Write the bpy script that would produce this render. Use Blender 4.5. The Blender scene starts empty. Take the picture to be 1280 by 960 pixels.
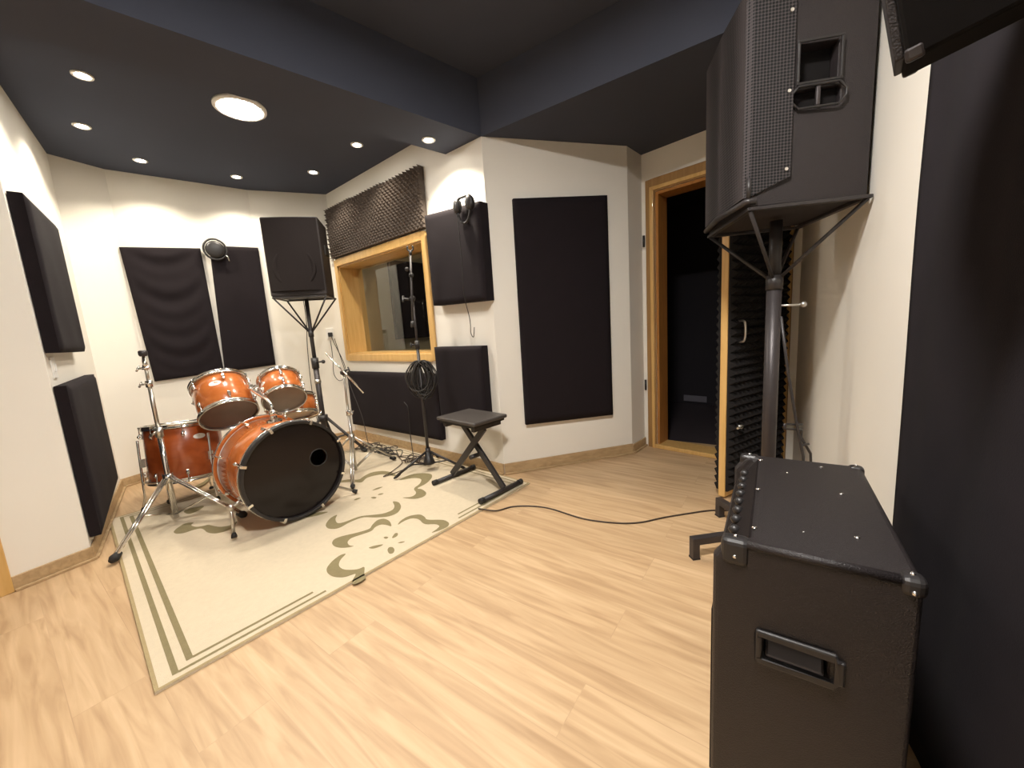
import bpy, bmesh, math, random
from mathutils import Vector, Matrix, noise
random.seed(7)
sc = bpy.context.scene
COL = sc.collection
PI = math.pi
V3 = Vector

# ------------------------------------------------------------------ materials
def new_mat(name):
    m = bpy.data.materials.new(name); m.use_nodes = True
    nt = m.node_tree
    return m, nt, nt.nodes['Principled BSDF']

def N(nt, t, **kw):
    n = nt.nodes.new(t)
    for k, v in kw.items(): setattr(n, k, v)
    return n

def simple(name, col, rough=.5, metal=0., var=.08, scale=30., bump=0., spec=.5, bscale=None, coat=0.):
    """Plain surface with a little procedural colour variation and optional grain."""
    m, nt, b = new_mat(name)
    tc = N(nt, 'ShaderNodeTexCoord')
    nz = N(nt, 'ShaderNodeTexNoise'); nz.inputs['Scale'].default_value = scale; nz.inputs['Detail'].default_value = 3
    nt.links.new(tc.outputs['Object'], nz.inputs['Vector'])
    mx = N(nt, 'ShaderNodeMix', data_type='RGBA')
    mx.inputs[6].default_value = (*[c * (1 - var) for c in col], 1)
    mx.inputs[7].default_value = (*[min(1, c * (1 + var)) for c in col], 1)
    nt.links.new(nz.outputs['Fac'], mx.inputs[0])
    nt.links.new(mx.outputs[2], b.inputs['Base Color'])
    b.inputs['Roughness'].default_value = rough
    b.inputs['Metallic'].default_value = metal
    b.inputs['Specular IOR Level'].default_value = spec
    b.inputs['Coat Weight'].default_value = coat
    if bump:
        n2 = N(nt, 'ShaderNodeTexNoise'); n2.inputs['Scale'].default_value = bscale or scale * 6; n2.inputs['Detail'].default_value = 2
        nt.links.new(tc.outputs['Object'], n2.inputs['Vector'])
        bp = N(nt, 'ShaderNodeBump'); bp.inputs['Strength'].default_value = bump; bp.inputs['Distance'].default_value = .004
        nt.links.new(n2.outputs['Fac'], bp.inputs['Height']); nt.links.new(bp.outputs['Normal'], b.inputs['Normal'])
    return m

def wood(name, c1, c2, rough=.4, axis='X', scale=1.6, stretch=9., coat=0., spec=.5):
    m, nt, b = new_mat(name)
    tc = N(nt, 'ShaderNodeTexCoord'); mp = N(nt, 'ShaderNodeMapping')
    s = [stretch * scale] * 3; s['XYZ'.index(axis)] = scale
    mp.inputs['Scale'].default_value = s
    nt.links.new(tc.outputs['Object'], mp.inputs['Vector'])
    nz = N(nt, 'ShaderNodeTexNoise'); nz.inputs['Scale'].default_value = 3; nz.inputs['Detail'].default_value = 6; nz.inputs['Distortion'].default_value = .6
    nt.links.new(mp.outputs['Vector'], nz.inputs['Vector'])
    cr = N(nt, 'ShaderNodeValToRGB')
    cr.color_ramp.elements[0].position = .3; cr.color_ramp.elements[0].color = (*c1, 1)
    cr.color_ramp.elements[1].position = .7; cr.color_ramp.elements[1].color = (*c2, 1)
    nt.links.new(nz.outputs['Fac'], cr.inputs[0]); nt.links.new(cr.outputs[0], b.inputs['Base Color'])
    b.inputs['Roughness'].default_value = rough; b.inputs['Coat Weight'].default_value = coat
    b.inputs['Specular IOR Level'].default_value = spec
    return m

def emit(name, col, strength):
    m, nt, b = new_mat(name)
    b.inputs['Base Color'].default_value = (.8, .8, .8, 1)
    b.inputs['Emission Color'].default_value = (*col, 1); b.inputs['Emission Strength'].default_value = strength
    return m

def floor_material():
    m, nt, b = new_mat('oak_laminate')
    tc = N(nt, 'ShaderNodeTexCoord'); mp = N(nt, 'ShaderNodeMapping')
    mp.inputs['Rotation'].default_value = (0, 0, math.radians(36))
    nt.links.new(tc.outputs['Object'], mp.inputs['Vector'])
    br = N(nt, 'ShaderNodeTexBrick'); br.offset = .37; br.offset_frequency = 2
    br.inputs['Scale'].default_value = 1; br.inputs['Brick Width'].default_value = 1.3; br.inputs['Row Height'].default_value = .19
    br.inputs['Mortar Size'].default_value = .0012; br.inputs['Mortar Smooth'].default_value = .3
    br.inputs['Color1'].default_value = (.0, .0, .0, 1); br.inputs['Color2'].default_value = (1, 1, 1, 1); br.inputs['Mortar'].default_value = (.5, .5, .5, 1)
    nt.links.new(mp.outputs['Vector'], br.inputs['Vector'])
    m2 = N(nt, 'ShaderNodeMapping'); m2.inputs['Scale'].default_value = (1.1, 13, 1)
    nt.links.new(mp.outputs['Vector'], m2.inputs['Vector'])
    add = N(nt, 'ShaderNodeVectorMath', operation='MULTIPLY_ADD')
    add.inputs[1].default_value = (7, 7, 7)
    nt.links.new(br.outputs['Color'], add.inputs[0]); nt.links.new(m2.outputs['Vector'], add.inputs[2])
    nz = N(nt, 'ShaderNodeTexNoise'); nz.inputs['Scale'].default_value = 2.2; nz.inputs['Detail'].default_value = 7; nz.inputs['Distortion'].default_value = .8
    nt.links.new(add.outputs[0], nz.inputs['Vector'])
    n3 = N(nt, 'ShaderNodeTexNoise'); n3.inputs['Scale'].default_value = 1.4; n3.inputs['Detail'].default_value = 3
    m3 = N(nt, 'ShaderNodeMapping'); m3.inputs['Scale'].default_value = (1, 3, 1)
    nt.links.new(mp.outputs['Vector'], m3.inputs['Vector']); nt.links.new(m3.outputs['Vector'], n3.inputs['Vector'])
    cr = N(nt, 'ShaderNodeValToRGB')
    cr.color_ramp.elements[0].position = .28; cr.color_ramp.elements[0].color = (.40, .255, .138, 1)
    cr.color_ramp.elements[1].position = .72; cr.color_ramp.elements[1].color = (.60, .42, .25, 1)
    e = cr.color_ramp.elements.new(.5); e.color = (.51, .345, .195, 1)
    nt.links.new(nz.outputs['Fac'], cr.inputs[0])
    tone = N(nt, 'ShaderNodeMix', data_type='RGBA', blend_type='MULTIPLY'); tone.inputs[0].default_value = 1
    tr = N(nt, 'ShaderNodeMapRange'); tr.inputs['To Min'].default_value = .88; tr.inputs['To Max'].default_value = 1.08
    nt.links.new(n3.outputs['Fac'], tr.inputs['Value'])
    nt.links.new(cr.outputs[0], tone.inputs[6]); nt.links.new(tr.outputs[0], tone.inputs[7])
    gap = N(nt, 'ShaderNodeMix', data_type='RGBA'); gap.inputs[7].default_value = (.27, .17, .10, 1)
    sc_ = N(nt, 'ShaderNodeMath', operation='MULTIPLY'); sc_.inputs[1].default_value = .22
    nt.links.new(br.outputs['Fac'], sc_.inputs[0]); nt.links.new(sc_.outputs[0], gap.inputs[0])
    nt.links.new(tone.outputs[2], gap.inputs[6])
    nt.links.new(gap.outputs[2], b.inputs['Base Color'])
    b.inputs['Roughness'].default_value = .42; b.inputs['Specular IOR Level'].default_value = .35
    return m

def grille_material():
    """Perforated black steel: small hexagon-packed holes."""
    m, nt, b = new_mat('perforated_black_steel')
    tc = N(nt, 'ShaderNodeTexCoord')
    vo = N(nt, 'ShaderNodeTexVoronoi', feature='F1'); vo.inputs['Scale'].default_value = 95; vo.inputs['Randomness'].default_value = 0.0
    nt.links.new(tc.outputs['Object'], vo.inputs['Vector'])
    cr = N(nt, 'ShaderNodeValToRGB'); cr.color_ramp.elements[0].position = .38; cr.color_ramp.elements[0].color = (.004, .004, .004, 1)
    cr.color_ramp.elements[1].position = .5; cr.color_ramp.elements[1].color = (.050, .042, .043, 1)
    nt.links.new(vo.outputs['Distance'], cr.inputs[0]); nt.links.new(cr.outputs[0], b.inputs['Base Color'])
    bp = N(nt, 'ShaderNodeBump'); bp.inputs['Strength'].default_value = .8; bp.inputs['Distance'].default_value = .003
    nt.links.new(vo.outputs['Distance'], bp.inputs['Height']); nt.links.new(bp.outputs['Normal'], b.inputs['Normal'])
    b.inputs['Roughness'].default_value = .7; b.inputs['Specular IOR Level'].default_value = .3
    return m

WALLC = (.80, .765, .69)
M = {
    'wall': simple('cream_wall_paint', WALLC, .85, var=.03, scale=2.5, bump=.05, bscale=150),
    'ceiling': simple('dark_slate_ceiling_paint', (.072, .080, .108), .95, var=.05, scale=3, spec=.05),
    'floor': floor_material(),
    'baseboard': wood('oak_skirting', (.36, .24, .12), (.50, .35, .19), .5),
    'pine': wood('varnished_pine', (.57, .34, .105), (.68, .43, .16), .38, axis='Z', scale=1.0, stretch=12, coat=.2),
    'casing_wood': wood('tan_varnished_wood', (.27, .145, .048), (.37, .21, .075), .45, axis='Z', scale=1.0, stretch=12),
    'pine_dark': wood('amber_varnished_wood', (.33, .135, .030), (.45, .20, .05), .35, axis='Z', coat=.2),
    'cloth': simple('black_acoustic_cloth', (.011, .0075, .0095), .92, var=.15, scale=14, bump=.25, bscale=500, spec=.25),
    'curtain': simple('black_curtain_cloth', (.014, .0115, .014), .95, var=.2, scale=9, bump=.2, bscale=420, spec=.2),
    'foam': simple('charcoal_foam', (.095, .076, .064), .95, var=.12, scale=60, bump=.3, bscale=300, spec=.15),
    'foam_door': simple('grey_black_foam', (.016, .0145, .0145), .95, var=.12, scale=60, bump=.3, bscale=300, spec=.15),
    'tolex': simple('black_grained_vinyl', (.012, .0085, .009), .5, var=.2, scale=60, bump=.5, bscale=420, spec=.55),
    'plastic': simple('black_plastic', (.018, .016, .016), .42, var=.15, scale=40),
    'plastic_dark': simple('dull_black_plastic', (.009, .0085, .0085), .6, var=.15, scale=40),
    'rubber': simple('black_rubber', (.016, .014, .013), .75, var=.2, scale=50),
    'cable': simple('black_cable_rubber', (.018, .015, .013), .55, var=.2, scale=30),
    'cable_brown': simple('brown_black_cable', (.045, .028, .018), .55, var=.2, scale=30),
    'grille': grille_material(),
    'speaker': simple('black_textured_paint', (.015, .0105, .011), .62, var=.15, scale=50, bump=.35, bscale=350),
    'speaker_cloth': simple('dark_speaker_front', (.010, .0065, .006), .8, var=.12, scale=30, bump=.3, bscale=500, spec=.2),
    'blacksteel': simple('black_painted_steel', (.026, .022, .022), .42, metal=.0, var=.15, scale=30),
    'greysteel': simple('dark_grey_steel_tube', (.050, .043, .044), .42, metal=.4, var=.1, scale=20),
    'chrome': simple('chrome', (.80, .78, .74), .16, metal=1., var=.04, scale=20),
    'dullchrome': simple('worn_chrome', (.58, .56, .52), .3, metal=1., var=.08, scale=20),
    'drum': wood('amber_lacquered_maple', (.41, .105, .022), (.52, .155, .036), .24, axis='X', scale=1.2, stretch=7, coat=.6),
    'drum_dark': wood('dark_amber_lacquered_maple', (.33, .066, .014), (.42, .092, .020), .25, axis='X', scale=1.2, stretch=7, coat=.5),
    'head_black': simple('glossy_black_drumhead', (.009, .006, .006), .17, var=.2, scale=8, coat=.0, spec=.3),
    'head_white': simple('coated_white_drumhead', (.75, .73, .68), .5, var=.05, scale=8),
    'head_clear': simple('smoky_brown_drumhead', (.135, .052, .036), .25, var=.25, scale=6, coat=.4),
    'badge': simple('silver_white_badge', (.88, .86, .82), .45, metal=0., var=.05),
    'white_plastic': simple('white_plastic', (.80, .79, .75), .4, var=.03),
    'black_vinyl': simple('matt_black_vinyl', (.010, .009, .009), .95, var=.2, scale=40, spec=.1),
    'screw': simple('bright_screw', (.85, .83, .80), .25, metal=1., var=.05),
    'seat': simple('grey_black_vinyl', (.050, .042, .038), .5, var=.15, scale=25, bump=.3, bscale=250),
    'rug': simple('cream_woven_rug', (.60, .51, .375), .95, var=.07, scale=45, bump=.6, bscale=330, spec=.15),
    'rug_olive': simple('olive_woven_pattern', (.235, .195, .105), .95, var=.12, scale=45, bump=.6, bscale=330, spec=.15),
    'head_grey': simple('smoky_grey_drumhead', (.24, .19, .145), .25, var=.25, scale=6, coat=.3),
    'rug_edge': simple('tan_rug_binding', (.36, .28, .15), .95, var=.12, scale=45, bump=.5, spec=.15),
    'booth_wall': simple('olive_grey_wall_paint', (.42, .37, .27), .9, var=.05, scale=3),
    'corridor_strip': simple('grey_corridor_glint', (.17, .16, .19), .6, var=.1),  # grey standing in for a faint reflection low in the corridor
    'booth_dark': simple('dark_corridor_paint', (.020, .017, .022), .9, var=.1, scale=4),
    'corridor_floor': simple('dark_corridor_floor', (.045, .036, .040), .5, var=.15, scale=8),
    'lamp': emit('lamp_glow', (1., .93, .80), 55.),
    'panel_lamp': emit('round_lamp_glow', (1., .95, .88), 150.),
    'tray_lamp': emit('ceiling_panel_glow', (1., .955, .90), 350.),
    'booth_fill': emit('booth_fill_glow', (1., .90, .70), 60.),
}
def glass_material():
    m, nt, b = new_mat('window_glass')
    b.inputs['Base Color'].default_value = (.96, .98, .97, 1); b.inputs['Roughness'].default_value = .0
    b.inputs['Transmission Weight'].default_value = 1; b.inputs['IOR'].default_value = 1.45
    return m
M['glass'] = glass_material()

# ------------------------------------------------------------------ mesh builder
class MB:
    """Collects shapes and links them as ONE mesh object."""
    def __init__(s): s.v = []; s.f = []; s.mi = []; s.mats = []; s.sm = []
    def mat(s, m):
        if m not in s.mats: s.mats.append(m)
        return s.mats.index(m)
    def add(s, vs, fs, m=None, smooth=False):
        o = len(s.v); s.v += [V3(v) for v in vs]
        i = s.mat(m) if m is not None else 0
        for f in fs: s.f.append([k + o for k in f]); s.mi.append(i); s.sm.append(smooth)
        return s
    def box(s, c, d, rz=0, m=None, mtx=None):
        x, y, z = d[0] / 2, d[1] / 2, d[2] / 2
        vs = [V3((i * x, j * y, k * z)) for i in (-1, 1) for j in (-1, 1) for k in (-1, 1)]
        R = mtx if mtx is not None else Matrix.Rotation(rz, 3, 'Z')
        vs = [R @ v + V3(c) for v in vs]
        return s.add(vs, [(0, 1, 3, 2), (4, 6, 7, 5), (0, 4, 5, 1), (2, 3, 7, 6), (0, 2, 6, 4), (1, 5, 7, 3)], m)
    def prism(s, poly, z0, z1, m=None):
        n = len(poly)
        vs = [(p[0], p[1], z0) for p in poly] + [(p[0], p[1], z1) for p in poly]
        fs = [list(range(n))[::-1], list(range(n, 2 * n))] + [(i, (i + 1) % n, n + (i + 1) % n, n + i) for i in range(n)]
        return s.add(vs, fs, m)
    def tube(s, pts, r, seg=10, m=None, cap=True, smooth=True, closed=False):
        pts = [V3(p) for p in pts]; n = len(pts)
        rs = r if isinstance(r, (list, tuple)) else [r] * n
        vs = []; fs = []
        t0 = (pts[1] - pts[0]).normalized()
        up = V3((0, 0, 1)) if abs(t0.z) < .9 else V3((1, 0, 0))
        a = t0.cross(up).normalized()
        for i, p in enumerate(pts):
            if closed: t = (pts[(i + 1) % n] - pts[i - 1]).normalized()
            elif i == 0: t = t0
            elif i == n - 1: t = (pts[i] - pts[i - 1]).normalized()
            else: t = ((pts[i + 1] - p).normalized() + (p - pts[i - 1]).normalized())
            if t.length < 1e-6: t = (pts[i] - pts[i - 1])
            t.normalize()
            a = (a - t * a.dot(t))
            if a.length < 1e-6: a = t.orthogonal()
            a.normalize(); b = t.cross(a)
            for k in range(seg):
                w = 2 * PI * k / seg
                vs.append(p + (a * math.cos(w) + b * math.sin(w)) * rs[i])
        m_ = n if closed else n - 1
        for i in range(m_):
            j = (i + 1) % n
            for k in range(seg):
                k2 = (k + 1) % seg
                fs.append((i * seg + k, i * seg + k2, j * seg + k2, j * seg + k))
        s.add(vs, fs, m, smooth)
        if cap and not closed:
            s.add(vs[:seg], [list(range(seg))[::-1]], m); s.add(vs[-seg:], [list(range(seg))], m)
        return s
    def cyl(s, p, q, r, seg=16, m=None, r2=None):
        return s.tube([p, q], [r, r if r2 is None else r2], seg, m)
    def lathe(s, prof, seg=32, m=None, mtx=None, smooth=True, close=False):
        """prof: list of (r, z) revolved about local Z."""
        n = len(prof); vs = []; fs = []
        for r, z in prof:
            for k in range(seg):
                w = 2 * PI * k / seg; vs.append(V3((r * math.cos(w), r * math.sin(w), z)))
        if mtx is not None: vs = [mtx @ v for v in vs]
        for i in range(n if close else n - 1):
            j = (i + 1) % n
            for k in range(seg):
                k2 = (k + 1) % seg
                fs.append((i * seg + k, i * seg + k2, j * seg + k2, j * seg + k))
        s.add(vs, fs, m, smooth)
        if not close:
            if prof[0][0] > 1e-6: s.add(vs[:seg], [list(range(seg))[::-1]], m)
            if prof[-1][0] > 1e-6: s.add(vs[-seg:], [list(range(seg))], m)
        return s
    def ball(s, c, r, m=None, seg=14, sz=(1, 1, 1)):
        prof = [(max(1e-7, math.sin(PI * i / 8)) * r, -math.cos(PI * i / 8) * r) for i in range(9)]
        return s.lathe(prof, seg, m, Matrix.Translation(V3(c)) @ Matrix.Diagonal((*sz, 1)))
    def build(s, name, m=None, parent=None, bevel=0., bseg=2, loc=None, rot=None):
        me = bpy.data.meshes.new(name)
        me.from_pydata([tuple(v) for v in s.v], [], s.f)
        mats = s.mats if s.mats and m is None else [m]
        for x in mats: me.materials.append(M[x] if isinstance(x, str) else x)
        if m is None:
            for p, i in zip(me.polygons, s.mi): p.material_index = i
        for p, k in zip(me.polygons, s.sm): p.use_smooth = k
        bm = bmesh.new(); bm.from_mesh(me)
        bmesh.ops.remove_doubles(bm, verts=bm.verts, dist=1e-5)
        bmesh.ops.recalc_face_normals(bm, faces=bm.faces)
        bm.to_mesh(me); bm.free()
        o = bpy.data.objects.new(name, me); COL.objects.link(o)
        if parent: o.parent = parent
        if loc is not None: o.location = loc
        if rot is not None: o.rotation_euler = rot
        if bevel:
            md = o.modifiers.new('bevel', 'BEVEL'); md.width = bevel; md.segments = bseg; md.limit_method = 'ANGLE'; md.angle_limit = math.radians(40)
            md.harden_normals = False
        return o

def tag(o, label=None, cat=None, group=None, kind=None):
    if label: o['label'] = label
    if cat: o['category'] = cat
    if group: o['group'] = group
    if kind: o['kind'] = kind
    return o

def empty(name, loc, rz=0, label=None, cat=None, group=None, kind=None):
    o = bpy.data.objects.new(name, None); COL.objects.link(o)
    o.empty_display_size = .1; o.location = loc; o.rotation_euler = (0, 0, rz)
    return tag(o, label, cat, group, kind)

def struct(name, mb, m=None, label=None, bevel=0.):
    o = mb.build(name, m, bevel=bevel); o['kind'] = 'structure'
    if label: o['label'] = label
    o['category'] = name.split('_')[0]
    return o

def copy_tree(o, parent=None):
    c = o.copy(); COL.objects.link(c); c.parent = parent
    for ch in list(o.children): copy_tree(ch, c)
    return c

def arc(c, r, a0, a1, n, z=0., plane='XY'):
    out = []
    for i in range(n + 1):
        w = a0 + (a1 - a0) * i / n
        x, y = r * math.cos(w), r * math.sin(w)
        if plane == 'XY': out.append(V3((c[0] + x, c[1] + y, c[2])))
        elif plane == 'XZ': out.append(V3((c[0] + x, c[1], c[2] + y)))
        else: out.append(V3((c[0], c[1] + x, c[2] + y)))
    return out

def spline(pts, n=8):
    """Catmull-Rom through pts."""
    P = [V3(p) for p in pts]; P = [P[0] * 2 - P[1]] + P + [P[-1] * 2 - P[-2]]
    out = []
    for i in range(1, len(P) - 2):
        for k in range(n):
            t = k / n
            a, b, c, d = P[i - 1], P[i], P[i + 1], P[i + 2]
            out.append(.5 * ((2 * b) + (c - a) * t + (2 * a - 5 * b + 4 * c - d) * t * t + (3 * b - a - 3 * c + d) * t ** 3))
    out.append(P[-2]); return out

def frame_to(n, up=(0, 0, 1)):
    """Rotation whose local Z points along n."""
    return V3(n).to_track_quat('Z', 'Y').to_matrix()

def cut(o, boxes):
    """Boolean-subtract closed shapes (MBs) from a mesh object, applied at once."""
    for mb in boxes:
        c = mb.build('cutter', 'plastic_dark'); c.parent = o.parent
        md = o.modifiers.new('cut', 'BOOLEAN'); md.object = c; md.operation = 'DIFFERENCE'; md.solver = 'EXACT'
        bpy.context.view_layer.update()
        dg = bpy.context.evaluated_depsgraph_get()
        me = bpy.data.meshes.new_from_object(o.evaluated_get(dg))
        o.modifiers.clear(); o.data = me
        bpy.data.objects.remove(c)
    return o

# ------------------------------------------------------------------ room plan (metres; camera stands at the origin)
P = {'P0': (-2.375, 1.98), 'c12': (-3.31, 3.08), 'c23': (-3.20, 3.38), 'c34': (-2.45, 4.00), 'c45': (-1.80, 4.25),
     'c56': (-.10, 2.83), 'c67': (.98, 3.12), 'c78': (1.15, 3.30), 'c89': (1.90, 2.53), 'w9': (.13, -.82),
     'bl': (-3.36, -.82)}
H_LOW, H_MID, H_TOP = 2.41, 2.60, 2.77
WT = .10                                          # wall thickness (outwards)
def wdir(a, b):
    p, q = V3((*P[a], 0)), V3((*P[b], 0)); d = (q - p); L = d.length; d.normalize()
    return p, d, V3((d.y, -d.x, 0)), L
def wpt(a, b, u, z, off=0.):
    p, d, n, L = wdir(a, b); r = p + d * u + n * off; return V3((r.x, r.y, z))
def wrot(a, b):
    p, d, n, L = wdir(a, b); return math.atan2(d.y, d.x)

def wall_block(mb, a, b, u0, u1, z0, z1, off0=0., off1=-WT):
    poly = [wpt(a, b, u, 0, o) for u, o in ((u0, off0), (u1, off0), (u1, off1), (u0, off1))]
    return mb.prism([(p.x, p.y) for p in poly], z0, z1)

def wall(name, a, b, holes=(), top=2.86, label=None, ext=(0., 0.)):
    L = wdir(a, b)[3]; mb = MB(); u = -ext[0]
    for (h0, h1, z0, z1) in holes:
        wall_block(mb, a, b, u, h0, 0, top)
        if z0 > 0: wall_block(mb, a, b, h0, h1, 0, z0)
        wall_block(mb, a, b, h0, h1, z1, top); u = h1
    wall_block(mb, a, b, u, L + ext[1], 0, top)
    return struct(name, mb, 'wall', label)

wall('wall_left', 'P0', 'c12', label='cream side wall on the left holding two black panels and a switch')
wall('wall_left_corner', 'c12', 'c23', label='narrow cream corner wall at the far left')
wall('wall_back', 'c23', 'c34', label='cream back wall holding two tall black panels')
wall('wall_back_corner', 'c34', 'c45', label='cream corner wall behind the far loudspeaker')
WIN = (.075, 1.50, .94, 1.862)
wall('wall_window', 'c45', 'c56', holes=[WIN], label='cream wall with the control room window')
wall('wall_middle', 'c56', 'c67', label='cream wall with one tall black panel')
wall('wall_return', 'c67', 'c78', label='narrow cream return beside the door')
DOOR = (.115, 1.005, 0, 2.10)
wall('wall_door', 'c78', 'c89', holes=[DOOR], label='cream wall around the doorway')
wall('wall_right', 'c89', 'w9', label='cream right wall behind loudspeaker and curtain', ext=(0, .1))
wall('wall_near', 'w9', 'bl', label='cream wall behind the camera')
DOOR2 = (.36, 1.20, 0, 2.08)
P['bl2'] = (-3.355, .02)
wall('wall_far_left', 'bl', 'bl2', label='cream wall left of the camera')
# pier on the left: from bl2 to P0
wall('wall_pier', 'bl2', 'P0', label='cream pier wall at the left edge', ext=(0, 0))

fl = MB(); fl.prism([(-4.1, -1.0), (.4, -1.0), (2.2, 2.4), (2.0, 3.0), (1.25, 3.5), (1.0, 3.3), (0, 3.0), (-1.75, 4.5), (-2.5, 4.2), (-3.4, 3.5), (-3.5, 3.1), (-2.6, 2.0), (-4.1, .5)], -.06, 0)
struct('floor', fl, 'floor', 'light oak laminate floor')

# ceilings: low drum-area ceiling, sloped band, low border, raised tray
def slab(mb, pts, t=.05):
    return mb.add([V3(p) for p in pts], [list(range(len(pts)))])
    n = len(pts); vs = [V3(p) for p in pts] + [V3(p) + V3((0, 0, t)) for p in pts]
    fs = [list(range(n)), list(range(n, 2 * n))[::-1]] + [(i, (i + 1) % n, n + (i + 1) % n, n + i) for i in range(n)]
    return mb.add(vs, fs)
P1 = (-.640, 3.277); P2 = (-.38, 3.062); AE = (-2.46, 1.67); DE = (-2.80, .97); BE = (-3.355, .0)
RE = (1.50, 1.72)
m_ = H_MID; l_ = H_LOW; t_ = H_TOP
mb = MB()
slab(mb, [(*AE, m_), (*P['P0'], m_), (-1.2, 2.9, m_), (*P1, m_)])
slab(mb, [(*P['P0'], m_), (*P['c12'], m_), (*P['c23'], m_), (-1.2, 2.9, m_)])
slab(mb, [(*P['c23'], m_), (*P['c34'], m_), (-1.2, 2.9, m_)])
slab(mb, [(*P['c34'], m_), (*P['c45'], m_), (*P1, m_), (-1.2, 2.9, m_)])
slab(mb, [(*AE, m_), (*P1, m_), (*P2, l_), (*DE, l_)])
slab(mb, [(*DE, l_), (*P2, l_), (*P['c56'], l_), (*BE, l_)])
slab(mb, [(*P['c56'], l_), (*P['c67'], l_), (*P['c78'], l_), (*P['c89'], l_), (*RE, l_)])
mb.add([(*P['c56'], l_), (*BE, l_), (*BE, t_ + .05), (*P['c56'], t_ + .05)], [(0, 1, 2, 3)])
mb.add([(*P['c56'], l_), (*RE, l_), (*RE, t_ + .05), (*P['c56'], t_ + .05)], [(0, 1, 2, 3)])
slab(mb, [(*P['c56'], t_), (*RE, t_), (*P['w9'], t_), (*P['bl'], t_), (*BE, t_)])
struct('ceiling', mb, 'ceiling', 'dark slate painted ceiling with a raised tray')

# baseboards
def baseboard(name, a, b, u0=0., u1=None, h=.075, label=None):
    L = wdir(a, b)[3]; u1 = L if u1 is None else u1
    mb = MB(); wall_block(mb, a, b, u0, u1, 0, h, .012, 0)
    wall_block(mb, a, b, u0, u1, 0, .014, .028, .012)
    struct(name, mb, 'baseboard', label, bevel=.003)
baseboard('baseboard_left', 'P0', 'c12', -.01, label='oak skirting under the left panels')
baseboard('baseboard_left_corner', 'c12', 'c23', label='oak skirting in the far left corner')
baseboard('baseboard_back', 'c23', 'c34', label='oak skirting behind the drums')
baseboard('baseboard_back_corner', 'c34', 'c45', label='oak skirting behind the far loudspeaker')
baseboard('baseboard_window', 'c45', 'c56', 0, None, .085, 'oak skirting under the control room window')
baseboard('baseboard_middle', 'c56', 'c67', 0, None, .085, 'oak skirting under the tall panel')
baseboard('baseboard_return', 'c67', 'c78', label='oak skirting beside the door')
baseboard('baseboard_right', 'c89', 'w9', label='oak skirting along the right wall')
Lp = wdir('bl2', 'P0')[3]
baseboard('baseboard_pier', 'bl2', 'P0', Lp - .275, Lp + .012, label='oak skirting at the foot of the pier')

# ---- door casing on the pier (left edge of the photograph)
t = empty('door_2', wpt('bl2', 'P0', Lp - .30, 0), 0, 'closed pine door in casing on the left pier', 'door', kind='structure')
def at_root(root, mb):
    o = root.location
    mb.v = [v - o for v in mb.v]; return mb
mb = MB(); wall_block(mb, 'bl2', 'P0', Lp - .375, Lp - .275, 0, 2.12, .018, .001); wall_block(mb, 'bl2', 'P0', Lp - 1.30, Lp - 1.20, 0, 2.12, .018, .001)
wall_block(mb, 'bl2', 'P0', Lp - 1.30, Lp - .275, 2.12, 2.22, .018, .001)
at_root(t, mb).build('casing', 'pine', t, bevel=.004)
mb = MB(); wall_block(mb, 'bl2', 'P0', Lp - 1.20, Lp - .375, .005, 2.115, .010, .001)
at_root(t, mb).build('door_leaf', 'pine_dark', t)

# ---- control room window in the window wall
a, b = 'c45', 'c56'
t = empty('window_1', wpt(a, b, .79, .9), 0, 'pine framed control room window under dark foam tiles', 'window', kind='structure')
u0, u1, z0, z1 = WIN
mb = MB()
for (x0, x1, y0, y1) in ((u0 - .055, u0, z0 - .065, z1 + .066), (u1, u1 + .055, z0 - .065, z1 + .066), (u0, u1, z1, z1 + .066), (u0, u1, z0 - .065, z0)):
    wall_block(mb, a, b, x0, x1, y0, y1, .022, .0005)
at_root(t, mb).build('window_frame', 'pine', t, bevel=.006)
mb = MB(); D = -.26
wall_block(mb, a, b, u0, u0 + .012, z0, z1, 0, D); wall_block(mb, a, b, u1 - .012, u1, z0, z1, 0, D)
wall_block(mb, a, b, u0 + .012, u1 - .012, z1 - .012, z1, 0, D); wall_block(mb, a, b, u0 + .012, u1 - .012, z0, z0 + .012, 0, D)
at_root(t, mb).build('reveal', 'pine', t)
mb = MB(); wall_block(mb, a, b, u0 + .012, u1 - .012, z0 + .012, z1 - .012, -.20, -.208)
at_root(t, mb).build('glass_pane', 'glass', t)

# ---- control room beyond the glass
mb = MB()
def booth(u0, u1, o0, o1, z0=0., z1=2.6): wall_block(mb, a, b, u0, u1, z0, z1, o0, o1)
booth(-.70, -.60, -.27, -1.9); booth(2.3, 2.4, -.27, -1.9); booth(-.70, 2.4, -1.9, -2.0)
booth(-.70, .055, -.265, -.30); booth(1.52, 2.4, -.265, -.30)
booth(-.70, 2.4, -.265, -1.9, 2.5, 2.6); booth(-.70, 2.4, -.265, -1.9, 0., .05)
struct('wall_control_room', mb, 'booth_wall', 'olive grey walls of the control room behind the window')

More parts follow.
